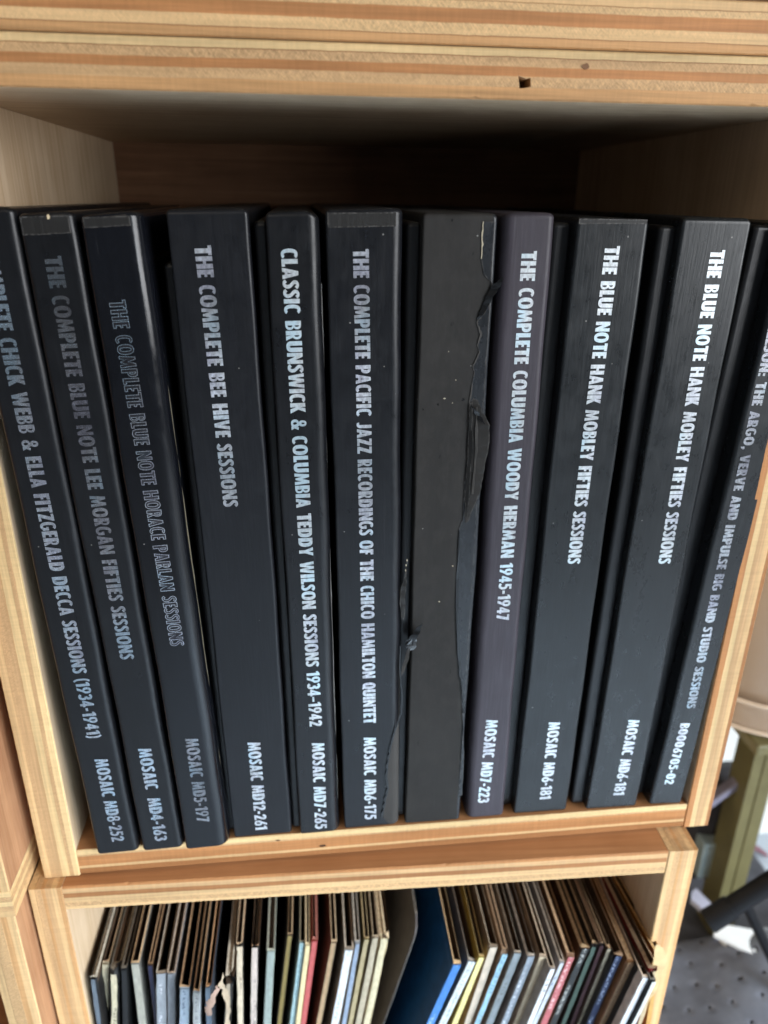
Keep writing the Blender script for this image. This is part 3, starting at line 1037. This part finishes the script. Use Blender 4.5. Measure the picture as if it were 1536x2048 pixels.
# worn pale line where the spine of the glossy box meets its side
u0 = b3.w + 0.0001
plate('worn_edge', ragged([(u0 - .0010, .03), (u0 - .0010, .3)], .00015, 40) + ragged([(u0, .3), (u0, .03)], .0001, 40), simple('worn_edge_card', lin((120, 112, 92)), 0.8), b3.root, 0.0066, 0.0002)
u0 = b5.w + 0.0001
plate('worn_edge', ragged([(u0 - .0005, .02), (u0 - .0005, .3)], .00012, 40) + ragged([(u0, .3), (u0, .02)], .0001, 40), simple('worn_edge_grey', lin((150, 148, 142)), 0.8), b5.root, 0.0047, 0.0002)
# small grey paper slip showing between two boxes
bm = bmesh.new()
bmesh.ops.create_cube(bm, size=1)
bmesh.ops.scale(bm, vec=(0.0080, 0.06, 0.0105), verts=bm.verts)
pslip = on_y((1119, 536), 0.013)
tag(link('paper_slip', bm, simple('grey_slip', lin((62, 62, 66)), 0.6), None, (pslip.x, 0.043, pslip.z), (0, b8.lean, 0)),
    'small dark grey slip poking out right of the purplish grey box set', 'paper slip')

# ------------------------------------------------------------------ thin records in the lower crate
M = {}


def rmat(c, rough=0.55, var=0.18, scale=120):
    k = ('c',) + tuple(c) + (rough,)
    if k not in M:
        M[k] = simple('sleeve_paint', lin(c), rough, var=var, scale=scale, spec=0.3)
    return M[k]


def spinemat(c, mark, seed):
    k = ('s', tuple(c), mark, seed)
    if k in M:
        return M[k]
    T = NT('sleeve_spine')
    co = T.coord()
    n = T.noise(T.scale(co, (500, 500, 160), (seed, 0, 0)), 1.0, 4, 0.7)
    base = T.mix(T.rng(n, 0.35, 0.65, 0, 1), tuple(v * 0.72 for v in lin(c)[:3]) + (1,), lin(c))
    if mark:
        # illegible fine print: broken strokes in runs along the spine
        run = T.noise(T.scale(co, (1, 1, 26), (seed, seed, seed)), 1.0, 1)
        let = T.noise(T.scale(co, (520, 1, 620), (seed, 2, 0)), 1.0, 1, 0.4)
        sep = T.add('ShaderNodeSeparateXYZ')
        T.put(sep.inputs[0], co)
        mid = T.math('LESS_THAN', T.math('ABSOLUTE', sep.outputs[0]), 0.0009)
        mk = T.math('MULTIPLY', T.math('MULTIPLY', T.rng(run, 0.46, 0.50, 0, 1), T.rng(let, 0.50, 0.54, 0, 1)), mid)
        base = T.mix(T.math('MULTIPLY', mk, 0.75), base, lin(mark))
    M[k] = T.out(base, 0.5, 0, 0.4)
    return M[k]


LZ = LO_LOC[2] + 0.001
SH = 0.313
RECG = 'thin record sleeves in the lower crate'
TANE = (196, 160, 120)
BRNE = (120, 82, 50)
GREYE = (150, 134, 118)
KRAFT = lin((84, 64, 46))


def record(label, c_px, b_x, th, face, spine, edge=TANE, mark=None, wear=0.0, closed=False, zoff=0.0, group=True, name='record_sleeve', c_round=0.0, yaw=0.0):
    """a card sleeve: c_px front top left corner in the photo, b_x where its spine meets the bottom of the frame"""
    lean = 0.0
    wear = wear * 1.5
    for _ in range(4):
        zt = LZ + SH * math.cos(lean) + zoff
        C = on_z(c_px, zt)
        D = on_y((b_x, 2048), C.y)
        lean = math.atan2(C.x - D.x, C.z - D.z)
    lean = max(-0.6, min(0.75, lean))
    base = Vector((C.x - math.sin(lean) * SH, C.y, C.z - math.cos(lean) * SH))
    root = tag(empty(name, base, (0, lean, rnd(0.006) - 0.012 + yaw)), label, 'record', RECG if group else None)
    t, pan, dep = th * 1.10, min(0.0009, th * 0.28), 0.285
    # U shaped card: two panels joined at the spine, open at the top and the back
    NZ = [0, .25, .5, .7, .8, .86, .9, .93, .955, .975, .99, 1.0]
    sec = [(0, 0.0003), (0.0003, 0), (t - 0.0003, 0), (t, 0.0003), (t, dep), (t - pan, dep), (t - pan, 0.0014), (pan, 0.0014), (pan, dep), (0, dep)]
    bm = bmesh.new()
    rings = []
    ph = random.uniform(0, 6)
    for f in NZ:
        z = f * SH
        wv = 0.0005 * math.sin(f * 5 + ph)
        ring = []
        for i, (x, y) in enumerate(sec):
            jx = jy = jz = 0
            if f > 0.9 and y < 0.01:
                k = (f - 0.9) * 10 * wear
                jx, jy = rnd(0.0008) * k, abs(rnd(0.0022)) * k
            if f == 1.0:
                jz = -abs(rnd(0.0016)) * (wear if y < 0.01 else wear * .5)
            if c_round and y < 0.01:
                q = max(0, z - (SH - c_round))
                jy += c_round - math.sqrt(max(c_round ** 2 - q * q, 0))
            ring.append(bm.verts.new((x + wv + jx, y + jy, z + jz)))
        rings.append(ring)
    n = len(sec)
    for a, b in zip(rings, rings[1:]):
        for k in range(n):
            fc = bm.faces.new((a[k], a[(k + 1) % n], b[(k + 1) % n], b[k]))
            fc.material_index = 1 if k in (5, 6, 7) else 0
    tf = bm.faces.new(rings[-1])
    tf.material_index = 2
    tf.normal_update()
    bmesh.ops.triangulate(bm, faces=[tf])
    if wear > 0:
        for v in bm.verts:
            pass
    link('cover', bm, [rmat(face), M.setdefault('kraft', simple('kraft_inside', KRAFT, 0.8, var=0.3)), M.setdefault(('e', tuple(edge)), simple('worn_card_edge', lin(tuple(v * .62 + q * .38 for v, q in zip(edge, (214, 200, 176)))), 0.8, var=0.35, scale=700))], root)
    # spine strip, a hair proud of the card
    bm = bmesh.new()
    NS = 40
    pr = None
    top = SH - 0.0006 - (c_round * 1.0 if c_round else 0)
    for i in range(NS + 1):
        z = 0.001 + (top - 0.001) * i / NS
        zz = (z / SH)
        wv = 0.0005 * math.sin(zz * 5 + ph)
        e0 = abs(rnd(0.0003)) * (0.4 + wear); e1 = abs(rnd(0.0003)) * (0.4 + wear)
        zj = z - (abs(rnd(.002)) * wear if i == NS else 0)
        yk = -0.00025
        row = [bm.verts.new((0.00025 + wv + e0 - t / 2, yk, zj)), bm.verts.new((t - 0.00025 + wv - e1 - t / 2, yk, zj))]
        if pr:
            bm.faces.new((pr[0], pr[1], row[1], row[0]))
        pr = row
    link('spine', bm, spinemat(spine, mark, round(c_px[0] * 0.013, 2)), root, (t / 2, 0, 0))
    if closed:
        bm = bmesh.new()
        bmesh.ops.create_cube(bm, size=1)
        bmesh.ops.scale(bm, vec=(t - 2 * pan - 0.0002, dep - 0.01, SH - 0.012), verts=bm.verts)
        link('inner_sleeve', bm, rmat((214, 204, 188)), root, (t / 2, dep / 2 + 0.004, SH / 2 - 0.004))
    return root


RECS = [
    ('pale yellow sleeve pushed back beside the left wall of the crate', (169, 1892), 178, .0020, (222, 205, 150), (206, 190, 140), (214, 196, 140), None, .2),
    ('black sleeve with blue grey spine and frayed pale edge, nearest the left crate wall', (178, 1955), 191, .0034, (30, 28, 27), (104, 114, 124), (150, 140, 124), None, 1.0),
    ('cream sleeve with tan top edge just right of the frayed black sleeve', (205, 1922), 201, .0040, (196, 180, 150), (214, 200, 168), TANE, None, .5),
    ('tattered dark sleeve with fanned cream paper layers along its spine', (221, 1937), 222, .0046, (32, 30, 27), (206, 194, 164), (58, 52, 44), (70, 66, 58), 2.0),
    ('plain black sleeve standing behind the tattered fanned one', (240, 1935), 244, .0034, (18, 18, 18), (26, 26, 27), (40, 36, 32), None, .4),
    ('grey cream sleeve with a sharp double tan edge at its top', (260, 1926), 277, .0046, (120, 116, 108), (176, 172, 158), (190, 152, 106), None, .2),
    ('thin sleeve with a short dark navy spine and brown top edge', (293, 1929), 308, .0028, (60, 44, 34), (44, 44, 74), (150, 106, 66), None, .3),
    ('wide light grey sleeve with a small white scuff on its spine', (311, 1945), 312, .0054, (150, 150, 152), (160, 164, 170), GREYE, (230, 230, 232), .5),
    ('mid grey sleeve with a pinkish grey top edge', (335, 1945), 337, .0044, (136, 134, 136), (140, 144, 150), (152, 130, 112), None, .3),
    ('sleeve with pale blue grey spine bearing a line of small dark print', (359, 1974), 357, .0052, (150, 160, 168), (150, 164, 178), (172, 126, 82), (70, 80, 96), .3),
    ('narrower light grey printed sleeve right of the pale blue grey one', (387, 1982), 386, .0036, (160, 164, 166), (166, 168, 166), (168, 118, 70), (80, 84, 90), .3),
    ('sleeve with orange brown top edge and slate spine', (410, 1971), 412, .0034, (60, 64, 70), (92, 106, 120), (150, 92, 46), None, .6),
    ('black sleeve torn open, curled pinkish paper hanging from its spine', (452, 1950), 446, .0036, (20, 19, 18), (176, 160, 138), (150, 136, 118), None, 2.6),
    ('cream spined sleeve standing upright after the torn open one', (472, 1888), 476, .0040, (28, 24, 20), (216, 198, 172), (186, 146, 106), (120, 100, 84), .6),
    ('sleeve with pinkish white worn spine and brown top edge', (504, 1892), 501, .0042, (24, 20, 18), (206, 190, 178), (160, 112, 74), (110, 96, 96), .8),
    ('grey green sleeve with a broad plain spine', (535, 1900), 526, .0044, (150, 158, 146), (150, 160, 154), (160, 170, 156), None, .2),
    ('dark brown sleeve with thin olive yellow spine', (574, 1868), 555, .0030, (56, 40, 28), (142, 122, 70), (132, 98, 60), None, .3),
    ('pale aqua sleeve right of the olive yellow spine', (597, 1882), 578, .0040, (130, 138, 128), (176, 204, 206), (150, 140, 110), (120, 160, 170), .3),
    ('cream sleeve squeezed between pale aqua and red sleeves', (611, 1888), 592, .0030, (190, 170, 130), (226, 206, 158), (196, 168, 120), None, .3),
    ('pinkish red sleeve, the only red spine left of the gap', (623, 1879), 602, .0034, (150, 52, 48), (186, 92, 90), (170, 70, 62), None, .4),
    ('tan brown sleeve with a wide brown face right of the red one', (662, 1882), 630, .0034, (104, 80, 60), (182, 152, 116), (196, 158, 114), None, .2),
    ('white spined sleeve with blue grey print, bulging forward', (690, 1895), 660, .0050, (130, 116, 100), (216, 218, 222), GREYE, (120, 134, 150), .4),
    ('grey blue sleeve close behind the white printed one', (709, 1882), 682, .0030, (130, 128, 126), (142, 156, 176), (160, 150, 138), None, .4),
    ('olive sleeve with yellowish top edge among beige ones', (729, 1875), 694, .0032, (104, 90, 50), (168, 152, 116), (186, 154, 98), None, .3),
    ('beige grey sleeve second from the gap', (743, 1872), 708, .0040, (140, 124, 104), (178, 166, 142), (172, 146, 112), None, .6),
    ('worn cream sleeve last before the gap, with a frayed corner', (762, 1872), 724, .0046, (170, 150, 116), (206, 194, 160), (196, 166, 122), None, 1.4),
]
RECS2 = [
    ('big dark blue sleeve leaning right across the gap, bright blue spine', (905, 1924), 850, .0052, (24, 76, 118), (66, 122, 190), (196, 148, 92), (190, 210, 230), .4),
    ('white spined sleeve with grey marks right of the dark blue one', (936, 1918), 876, .0052, (116, 110, 106), (206, 212, 214), (140, 128, 118), (110, 116, 120), .4),
    ('pale yellow spined sleeve, the only yellow one right of the gap', (957, 1908), 902, .0038, (158, 132, 58), (226, 212, 144), (170, 134, 62), None, .4),
    ('beige sleeve right of the pale yellow spine', (979, 1888), 927, .0050, (150, 130, 110), (196, 182, 164), (160, 136, 108), None, .5),
    ('light blue spined sleeve with brown chipped corner', (1005, 1898), 947, .0040, (120, 96, 74), (148, 186, 204), (150, 106, 70), (90, 110, 120), .9),
    ('dull grey sleeve right of the light blue spine', (1028, 1901), 968, .0048, (128, 118, 108), (128, 136, 140), (140, 122, 104), (80, 84, 84), .4),
    ('silver grey sleeve with white flecks of print', (1054, 1908), 998, .0046, (120, 112, 108), (140, 148, 158), (140, 124, 112), (210, 214, 218), .4),
    ('cream tan sleeve in a loose clear cover, right of the silver grey one', (1077, 1908), 1024, .0044, (160, 138, 116), (214, 196, 166), (150, 120, 92), None, .3),
    ('white spined sleeve with bold black print, pulled forward', (1101, 1934), 1052, .0034, (150, 140, 134), (228, 230, 232), (150, 128, 106), (50, 52, 56), .3),
    ('grey white thin sleeve left of the dusty red spine', (1119, 1921), 1063, .0030, (140, 132, 128), (190, 194, 200), (144, 126, 112), (90, 110, 140), .3),
    ('dusty red spined sleeve right of the gap', (1136, 1905), 1077, .0046, (120, 86, 62), (176, 96, 98), (176, 124, 78), (220, 200, 196), .7),
    ('black sleeve with a line of white print along its spine', (1164, 1892), 1096, .0046, (70, 46, 28), (40, 42, 42), (150, 108, 62), (196, 196, 190), .9),
    ('dark green spined sleeve beside a maroon one', (1186, 1886), 1122, .0034, (34, 26, 20), (66, 84, 74), (160, 116, 70), None, .8),
    ('dark maroon spined sleeve beside a dark green one', (1200, 1886), 1138, .0030, (40, 24, 20), (62, 32, 36), (120, 80, 50), None, .6),
    ('narrow sleeve with a pale stone spine between maroon and navy', (1213, 1893), 1152, .0030, (60, 42, 30), (172, 162, 140), (150, 104, 62), (110, 104, 90), .6),
    ('navy spined sleeve with white letters at its top', (1229, 1908), 1170, .0048, (30, 26, 26), (44, 54, 84), (130, 86, 52), (186, 200, 226), .7),
    ('tan brown spined sleeve right of the navy one', (1254, 1918), 1196, .0046, (120, 80, 46), (158, 128, 98), (176, 126, 78), (110, 84, 64), .5),
    ('plain black sleeve leaning between tan and white spines', (1275, 1935), 1220, .0036, (22, 18, 17), (26, 24, 24), (40, 30, 26), None, .3),
    ('clean white spined sleeve near the right crate wall', (1283, 1950), 1236, .0042, (206, 190, 176), (226, 228, 230), (206, 176, 148), (150, 156, 164), .2),
    ('thin white sleeve with a dark face, last white one on the right', (1302, 1957), 1258, .0030, (22, 22, 22), (206, 206, 202), (44, 40, 36), None, .5),
    ('tattered sleeve with a red face right of the white spines', (1308, 1936), 1276, .0032, (120, 36, 32), (186, 164, 128), (150, 116, 84), None, 1.6),
    ('golden brown sleeve tight against the right crate wall', (1309, 1900), 1288, .0034, (176, 118, 46), (196, 150, 80), (186, 134, 66), None, .6),
]
for lb, c, bx, th, fc, sp, eg, mk, wr in RECS + RECS2:
    record(lb, c, bx, th, fc, sp, eg, mk, wr, closed=random.random() < 0.35, yaw=0.09 if 'golden' in lb else 0.05 if 'tattered sleeve with a red' in lb else 0)
record('dark grey sleeve with a rounded corner leaning into the gap', (833, 1850), 763, .0012, (92, 86, 84), (120, 114, 110), (110, 104, 100), None, 0, c_round=0.010)
# curled torn paper on the torn open sleeve
C = on_z((436, 1985), LZ + SH)


def scrap(name, label, px, y, bend, mat, amp=0.0008):
    pts = ragged([(on_y(p, y).x, on_y(p, y).z) for p in px + [px[0]]], amp, 4)[:-1]
    cx = sum(p[0] for p in pts) / len(pts)
    cz = sum(p[1] for p in pts) / len(pts)
    bm = bmesh.new()
    for t in tessellate_polygon([[Vector((p[0], p[1], 0)) for p in pts]]):
        try:
            bm.faces.new([bm.verts.new((pts[i][0] - cx, 0, pts[i][1] - cz)) for i in t])
        except ValueError:
            pass
    bmesh.ops.remove_doubles(bm, verts=bm.verts, dist=1e-6)
    bmesh.ops.subdivide_edges(bm, edges=bm.edges, cuts=2, use_grid_fill=True)
    r = bmesh.ops.extrude_face_region(bm, geom=bm.faces[:])
    for g in r['geom']:
        if isinstance(g, bmesh.types.BMVert):
            g.co.y += 0.0003
    for v in bm.verts:
        v.co.y += -bend * (v.co.x / 0.008) ** 2 + 0.001 * math.sin(v.co.z * 260)
    return tag(link(name, bm, mat, None, (cx, y, cz), smooth=50), label, 'paper scrap')


scrap('torn_paper', 'curled pinkish paper scrap hanging from the torn open sleeve', [(434, 1972), (426, 1990), (415, 2004), (411, 2020), (416, 2034), (422, 2030), (423, 2014), (431, 2006), (440, 1985)], C.y - 0.006, -0.004, rmat((168, 140, 124)), 0.0010)
scrap('torn_paper', 'ragged cream paper strip beside the curled pinkish scrap', [(446, 1945), (450, 1970), (456, 1990), (462, 2020), (458, 2060), (450, 2050), (452, 2010), (444, 1985), (436, 1970)], C.y - 0.003, 0.003, rmat((190, 170, 144)))
scrap('paper_sheet', 'slanting cream sheet sticking out over the right wall of the lower crate', [(1314, 1890), (1328, 1900), (1334, 1916), (1325, 1950), (1302, 2000), (1275, 2056), (1258, 2056), (1284, 1985), (1302, 1935)], on_z((1320, 1908), LZ + SH).y - 0.004, 0.0, rmat((196, 168, 122)), 0.0002)
# record in the bottom left crate
bm = bmesh.new()
bmesh.ops.create_cube(bm, size=1)
bmesh.ops.scale(bm, vec=(0.004, 0.28, 0.313), verts=bm.verts)
pz = on_y((25, 2048), -0.012)
tag(link('record_sleeve', bm, rmat((206, 206, 208)), None, (pz.x - 0.004, 0.128, LZ + 0.157), (0, 0.05, 0)), 'white sleeve leaning in the bottom left crate', 'record')

# ------------------------------------------------------------------ behind the crates: floor corner with post, tub and chair
FZ = -0.428
bm = bmesh.new()
bmesh.ops.create_grid(bm, x_segments=2, y_segments=2, size=3)
tag(link('floor', bm, simple('floor_grey', lin((184, 192, 200)), 0.5, var=0.2, scale=6), None, (0, 0, FZ)), kind='structure')
bm = bmesh.new()
bmesh.ops.create_cube(bm, size=1)
bmesh.ops.scale(bm, vec=(4, 0.08, 3), verts=bm.verts)
tag(link('wall', bm, simple('white_wall', lin((236, 236, 230)), 0.7, var=0.03, scale=4), None, (0.8, 0.40, FZ + 1.5)), 'white wall behind the crates and the olive post', 'wall')


def cyl(bm, p0, p1, r0, r1=None, seg=20, caps=True):
    p0, p1 = Vector(p0), Vector(p1)
    r1 = r1 or r0
    d = (p1 - p0).normalized()
    q = d.to_track_quat('Z', 'Y').to_matrix()
    A = [bm.verts.new(p0 + q @ Vector((r0 * math.cos(2 * math.pi * i / seg), r0 * math.sin(2 * math.pi * i / seg), 0))) for i in range(seg)]
    B = [bm.verts.new(p1 + q @ Vector((r1 * math.cos(2 * math.pi * i / seg), r1 * math.sin(2 * math.pi * i / seg), 0))) for i in range(seg)]
    for i in range(seg):
        bm.faces.new((A[i], A[(i + 1) % seg], B[(i + 1) % seg], B[i]))
    if caps:
        bm.faces.new(A[::-1]); bm.faces.new(B)


def boxm(name, size, mat, parent=None, loc=None, rot=None, bev=0.002):
    bm = bmesh.new()
    bmesh.ops.create_cube(bm, size=1)
    bmesh.ops.scale(bm, vec=size, verts=bm.verts)
    if bev:
        bmesh.ops.bevel(bm, geom=bm.edges[:], offset=bev, segments=2, profile=0.5, affect='EDGES')
    return link(name, bm, mat, parent, loc, rot)


def put(name, label, cat, bm, mat, smooth=40):
    return tag(link(name, bm, mat, None, smooth=smooth), label, cat)


# stand: olive grooved leg, dark panel behind it and a thin top that carries the tub
PY = 0.22
tub_bot = on_y((1500, 1468), PY - 0.07)
TZ = tub_bot.z
pb = on_y((1466, 1776), PY)
stand = tag(empty('stand', (pb.x, PY, FZ)), 'stand with an olive grooved leg right of the crates', 'stand')
bm = bmesh.new()
prof = [(0, 0), (.0095, 0), (.0105, .0015), (.0118, .0015), (.0128, 0), (.026, 0), (.026, .03), (0, .03)]
A = [bm.verts.new((x - .013, y, 0)) for x, y in prof]
B = [bm.verts.new((x - .013, y, TZ - FZ - 0.012)) for x, y in prof]
for i in range(len(prof)):
    bm.faces.new((A[i], A[(i + 1) % len(prof)], B[(i + 1) % len(prof)], B[i]))
bm.faces.new(A[::-1]); bm.faces.new(B)
m_olive = simple('olive_paint', lin((104, 97, 64)), 0.5, var=0.15, scale=30)
link('leg', bm, m_olive, stand)
boxm('top_board', (0.30, 0.22, 0.011), m_olive, stand, (0.07, 0.025, TZ - FZ - 0.006))
boxm('side_panel', (0.16, 0.012, TZ - FZ - 0.0125), simple('dark_panel', lin((42, 38, 32)), 0.6), stand, (-0.072, 0.09, (TZ - FZ - 0.0125) / 2))
# translucent tub with a rim ring above its base
m_tub = NT('milky_plastic')
m_tub.b.inputs['Transmission Weight'].default_value = 0.35
m_tub = m_tub.out(lin((178, 154, 130)), 0.35, 0, 0.5)
m_rim = simple('tub_rim', lin((196, 176, 154)), 0.35, var=0.05)
tc = (tub_bot.x + 0.045, PY - 0.0, TZ)
tub = tag(empty('plastic_tub', tc), 'milky beige plastic tub on the olive legged stand', 'tub')
bm = bmesh.new()
for z0, z1, r0, r1 in ((0.002, 0.006, .078, .084), (.006, .030, .084, .086), (.030, .16, .080, .088)):
    cyl(bm, (0, 0, z0), (0, 0, z1), r0, r1, 40, False)
cyl(bm, (0, 0, 0.001), (0, 0, 0.002), .077, .078, 40, True)
link('body', bm, m_tub, tub, smooth=40)
for z, r in ((0.004, .0845), (.031, .0855)):
    bm = bmesh.new()
    for i in range(48):
        a, b = 2 * math.pi * i / 48, 2 * math.pi * (i + 1) / 48
        q = [(r * math.cos(t) * k, r * math.sin(t) * k, z + dz) for t in (a, b) for k, dz in ((1, -.002), (1.025, -.001), (1.025, .001), (1, .002))]
        vs = [bm.verts.new(p) for p in q]
        for j in range(3):
            bm.faces.new((vs[j], vs[j + 4], vs[j + 5], vs[j + 1]))
    bmesh.ops.remove_doubles(bm, verts=bm.verts, dist=1e-6)
    link('rim', bm, m_rim, tub, smooth=60)
bm = bmesh.new()
for a in (-1.75,):
    cyl(bm, (.083 * math.cos(a), .083 * math.sin(a) - .003, .004), (.090 * math.cos(a), .090 * math.sin(a) - .003, .16), .003, .003, 8)
link('seam', bm, m_rim, tub, smooth=60)

# black tubular chair frame reaching in from the right
ct = on_y((1424, 1838), 0.10)
c2 = on_y((1560, 1752), 0.10)
bm = bmesh.new()
dirv = (c2 - ct)
far_ = ct + dirv * 3.2
cyl(bm, ct, far_, 0.0082, 0.0086, 24)
cyl(bm, ct - dirv.normalized() * 0.004, ct + dirv.normalized() * 0.02, 0.0098, 0.0096, 24)
b0 = on_y((1488, 1800), 0.10)
b1_ = on_y((1552, 1935), 0.10)
cyl(bm, b0, b0 + (b1_ - b0) * 2.0, 0.0045, 0.0045, 16)
put('chair_frame', 'black tubular chair frame with a rubber foot reaching in at the lower right', 'chair frame', bm, simple('black_enamel', (0.006, 0.006, 0.007, 1), 0.5, spec=0.18))

# grey dimpled case on the floor
g0 = on_z((1330, 2060), -0.36)
NX, NY = 70, 50
bm = bmesh.new()
gw, gd = 0.50, 0.36
V, DOT = {}, {}
for i in range(NX * 3 + 1):
    for j in range(NY * 3 + 1):
        x, y = gw * i / (NX * 3), gd * j / (NY * 3)
        px_, py_ = x / 0.021, y / 0.021
        fx, fy = px_ + (0.5 if int(py_) % 2 else 0), py_
        hsh = math.sin(int(fx) * 12.9 + int(fy) * 78.2) * 43.7
        dx, dy = (fx % 1) - .5 + .22 * math.sin(hsh), (fy % 1) - .5 + .22 * math.cos(hsh * 1.7)
        dd = math.hypot(dx, dy)
        z = -0.0018 * math.exp(-(dd / 0.11) ** 2)
        ex = min(x, gw - x); ey = min(y, gd - y)
        z -= 0.012 * (math.exp(-ex / .012) + math.exp(-ey / .012))
        z += 0.010 * math.sin(x * 21 + y * 13) + 0.004 * math.sin(x * 37 - y * 29)
        V[i, j] = bm.verts.new((x, y, z))
        DOT[i, j] = dd
for i in range(NX * 3):
    for j in range(NY * 3):
        f = bm.faces.new((V[i, j], V[i + 1, j], V[i + 1, j + 1], V[i, j + 1]))
        if DOT[i, j] < 0.07:
            f.material_index = 1
border = [V[i, 0] for i in range(NX * 3 + 1)] + [V[NX * 3, j] for j in range(1, NY * 3 + 1)] + [V[i, NY * 3] for i in range(NX * 3 - 1, -1, -1)] + [V[0, j] for j in range(NY * 3 - 1, 0, -1)]
low = [bm.verts.new((v.co.x, v.co.y, FZ + 0.35)) for v in border]
for k in range(len(border)):
    bm.faces.new((border[k], border[(k + 1) % len(border)], low[(k + 1) % len(border)], low[k]))
T = NT('dimpled_grey')
sepz = T.noise(T.coord(), 25, 4)
m_dim = T.out(T.mix(T.rng(sepz, .3, .7, 0, 1), lin((104, 104, 110)), lin((140, 142, 152))), 0.27, 0.35, 0.8)
tag(link('dimpled_case', bm, [m_dim, m_dark], None, (0.405, -0.17, -0.352), (0, 0, -0.10), smooth=60), 'grey dimpled case with dark dots right of the lower crate', 'case')

# papers, strip and clear lid lying behind
def sheet(name, label, cat, px, z, th, mat):
    P = [on_z(p, z) for p in px]
    c = sum(P, Vector()) / len(P)
    bm = bmesh.new()
    f = bm.faces.new([bm.verts.new(p - c) for p in P])
    r = bmesh.ops.extrude_face_region(bm, geom=[f])
    for g in r['geom']:
        if isinstance(g, bmesh.types.BMVert):
            g.co.z -= th
    return tag(link(name, bm, mat, None, c), label, cat)


m_paper = simple('white_paper', lin((240, 240, 238)), 0.7, var=0.04)
sheet('paper_sheet', 'crumpled white papers under the black chair frame', 'paper', [(1432, 1846), (1560, 1868), (1570, 1945), (1500, 1905), (1428, 1870)], -0.345, .003, m_paper)
sheet('paper_sheet', 'pale sheet edge below the white papers at the right', 'paper', [(1440, 1880), (1560, 1925), (1560, 1990), (1480, 1925)], -0.352, .003, simple('beige_paper', lin((206, 196, 184)), 0.7, var=0.1))
sheet('plastic_strip', 'pale lavender strip beside the crate, pointing at the black foot', 'strip', [(1384, 1784), (1392, 1776), (1424, 1808), (1412, 1824), (1382, 1798)], -0.345, .006, simple('lavender', lin((182, 182, 198)), 0.4, var=0.1))
bm = bmesh.new()
lc = on_y((1474, 1772), 0.315)
for i in range(40):
    a, b = 2 * math.pi * i / 40, 2 * math.pi * (i + 1) / 40
    r0, r1 = .052, .056
    q = [bm.verts.new((r * math.cos(t), y, r * math.sin(t))) for t in (a, b) for r, y in ((r0, .0), (r1, .0), (r1, .01))]
    bm.faces.new((q[0], q[3], q[4], q[1])); bm.faces.new((q[1], q[4], q[5], q[2]))
bmesh.ops.remove_doubles(bm, verts=bm.verts, dist=1e-6)
lid = tag(empty('round_lid', lc, (-0.25, 0, 0)), 'greyish round lid with a dull pink rim behind the crates', 'lid')
link('rim', bm, simple('pink_rim', lin((128, 84, 92)), 0.5), lid)
bm = bmesh.new()
cyl(bm, (0, 0.006, 0), (0, .009, 0), .0525, .0525, 40)
link('disc', bm, simple('grey_disc', lin((134, 126, 128)), 0.5, var=0.15), lid)
boxm('grey_box', (0.06, 0.05, 0.05), simple('pale_teal', lin((150, 164, 166)), 0.5, var=0.15, scale=30), None, on_y((1430, 1685), 0.27))
tag(bpy.data.objects['grey_box'], 'small pale blue grey box above the pink rimmed lid', 'box')
boxm('cable', (0.16, 0.012, 0.008), simple('lilac_cable', lin((120, 116, 132)), 0.5), None, on_y((1450, 1580), 0.24), (0, -0.75, 0))
tag(bpy.data.objects['cable'], 'pale lilac strap crossing the dark panel of the stand', 'strap')
bpy.data.objects['cable'].name = 'strap'
boxm('dark_bag', (0.085, 0.05, 0.15), simple('dark_bag', lin((52, 50, 54)), 0.6, var=0.3, scale=25), None, on_y((1428, 1640), 0.285), (0.05, 0.1, 0.1), 0.02)
tag(bpy.data.objects['dark_bag'], 'dark grey bag in shadow between the crates and the olive leg', 'bag')

# small knots in the ply and a staple
def knot(name, px, y, rx, rz, mat, parent, dy):
    p = parent.matrix_world.inverted() @ on_y(px, y) if False else on_y(px, y) - parent.location
    bm = bmesh.new()
    vs = [bm.verts.new((p.x + rx * math.cos(a) * (1 + rnd(.25)), dy, p.z + rz * math.sin(a) * (1 + rnd(.25)))) for a in [2 * math.pi * k / 12 for k in range(12)]]
    bm.faces.new(vs)
    return link(name, bm, mat, parent)


m_knot = simple('dark_knot', lin((74, 48, 30)), 0.7, var=0.4, scale=900)
knot('knot', (645, 1692), 0, .0019, .0008, m_knot, upper, 0.0001)
knot('knot', (556, 1681), 0, .0016, .0005, m_knot, upper, 0.0001)
knot('knot', (1172, 132), 0, .0014, .0010, simple('dull_knot', lin((120, 84, 56)), 0.7, var=0.3), upper, 0.0001)

boxm('added_floor_mat', (0.30, 0.30, 0.008), simple('charcoal_mat', lin((84, 84, 90)), 0.7, var=0.3, scale=40), None, (0.53, 0.21, FZ + 0.0045), None, 0.003)  # mat added to darken the bright floor around the stand
tag(bpy.data.objects['added_floor_mat'], 'charcoal mat added to darken the floor under the olive legged stand', 'mat')
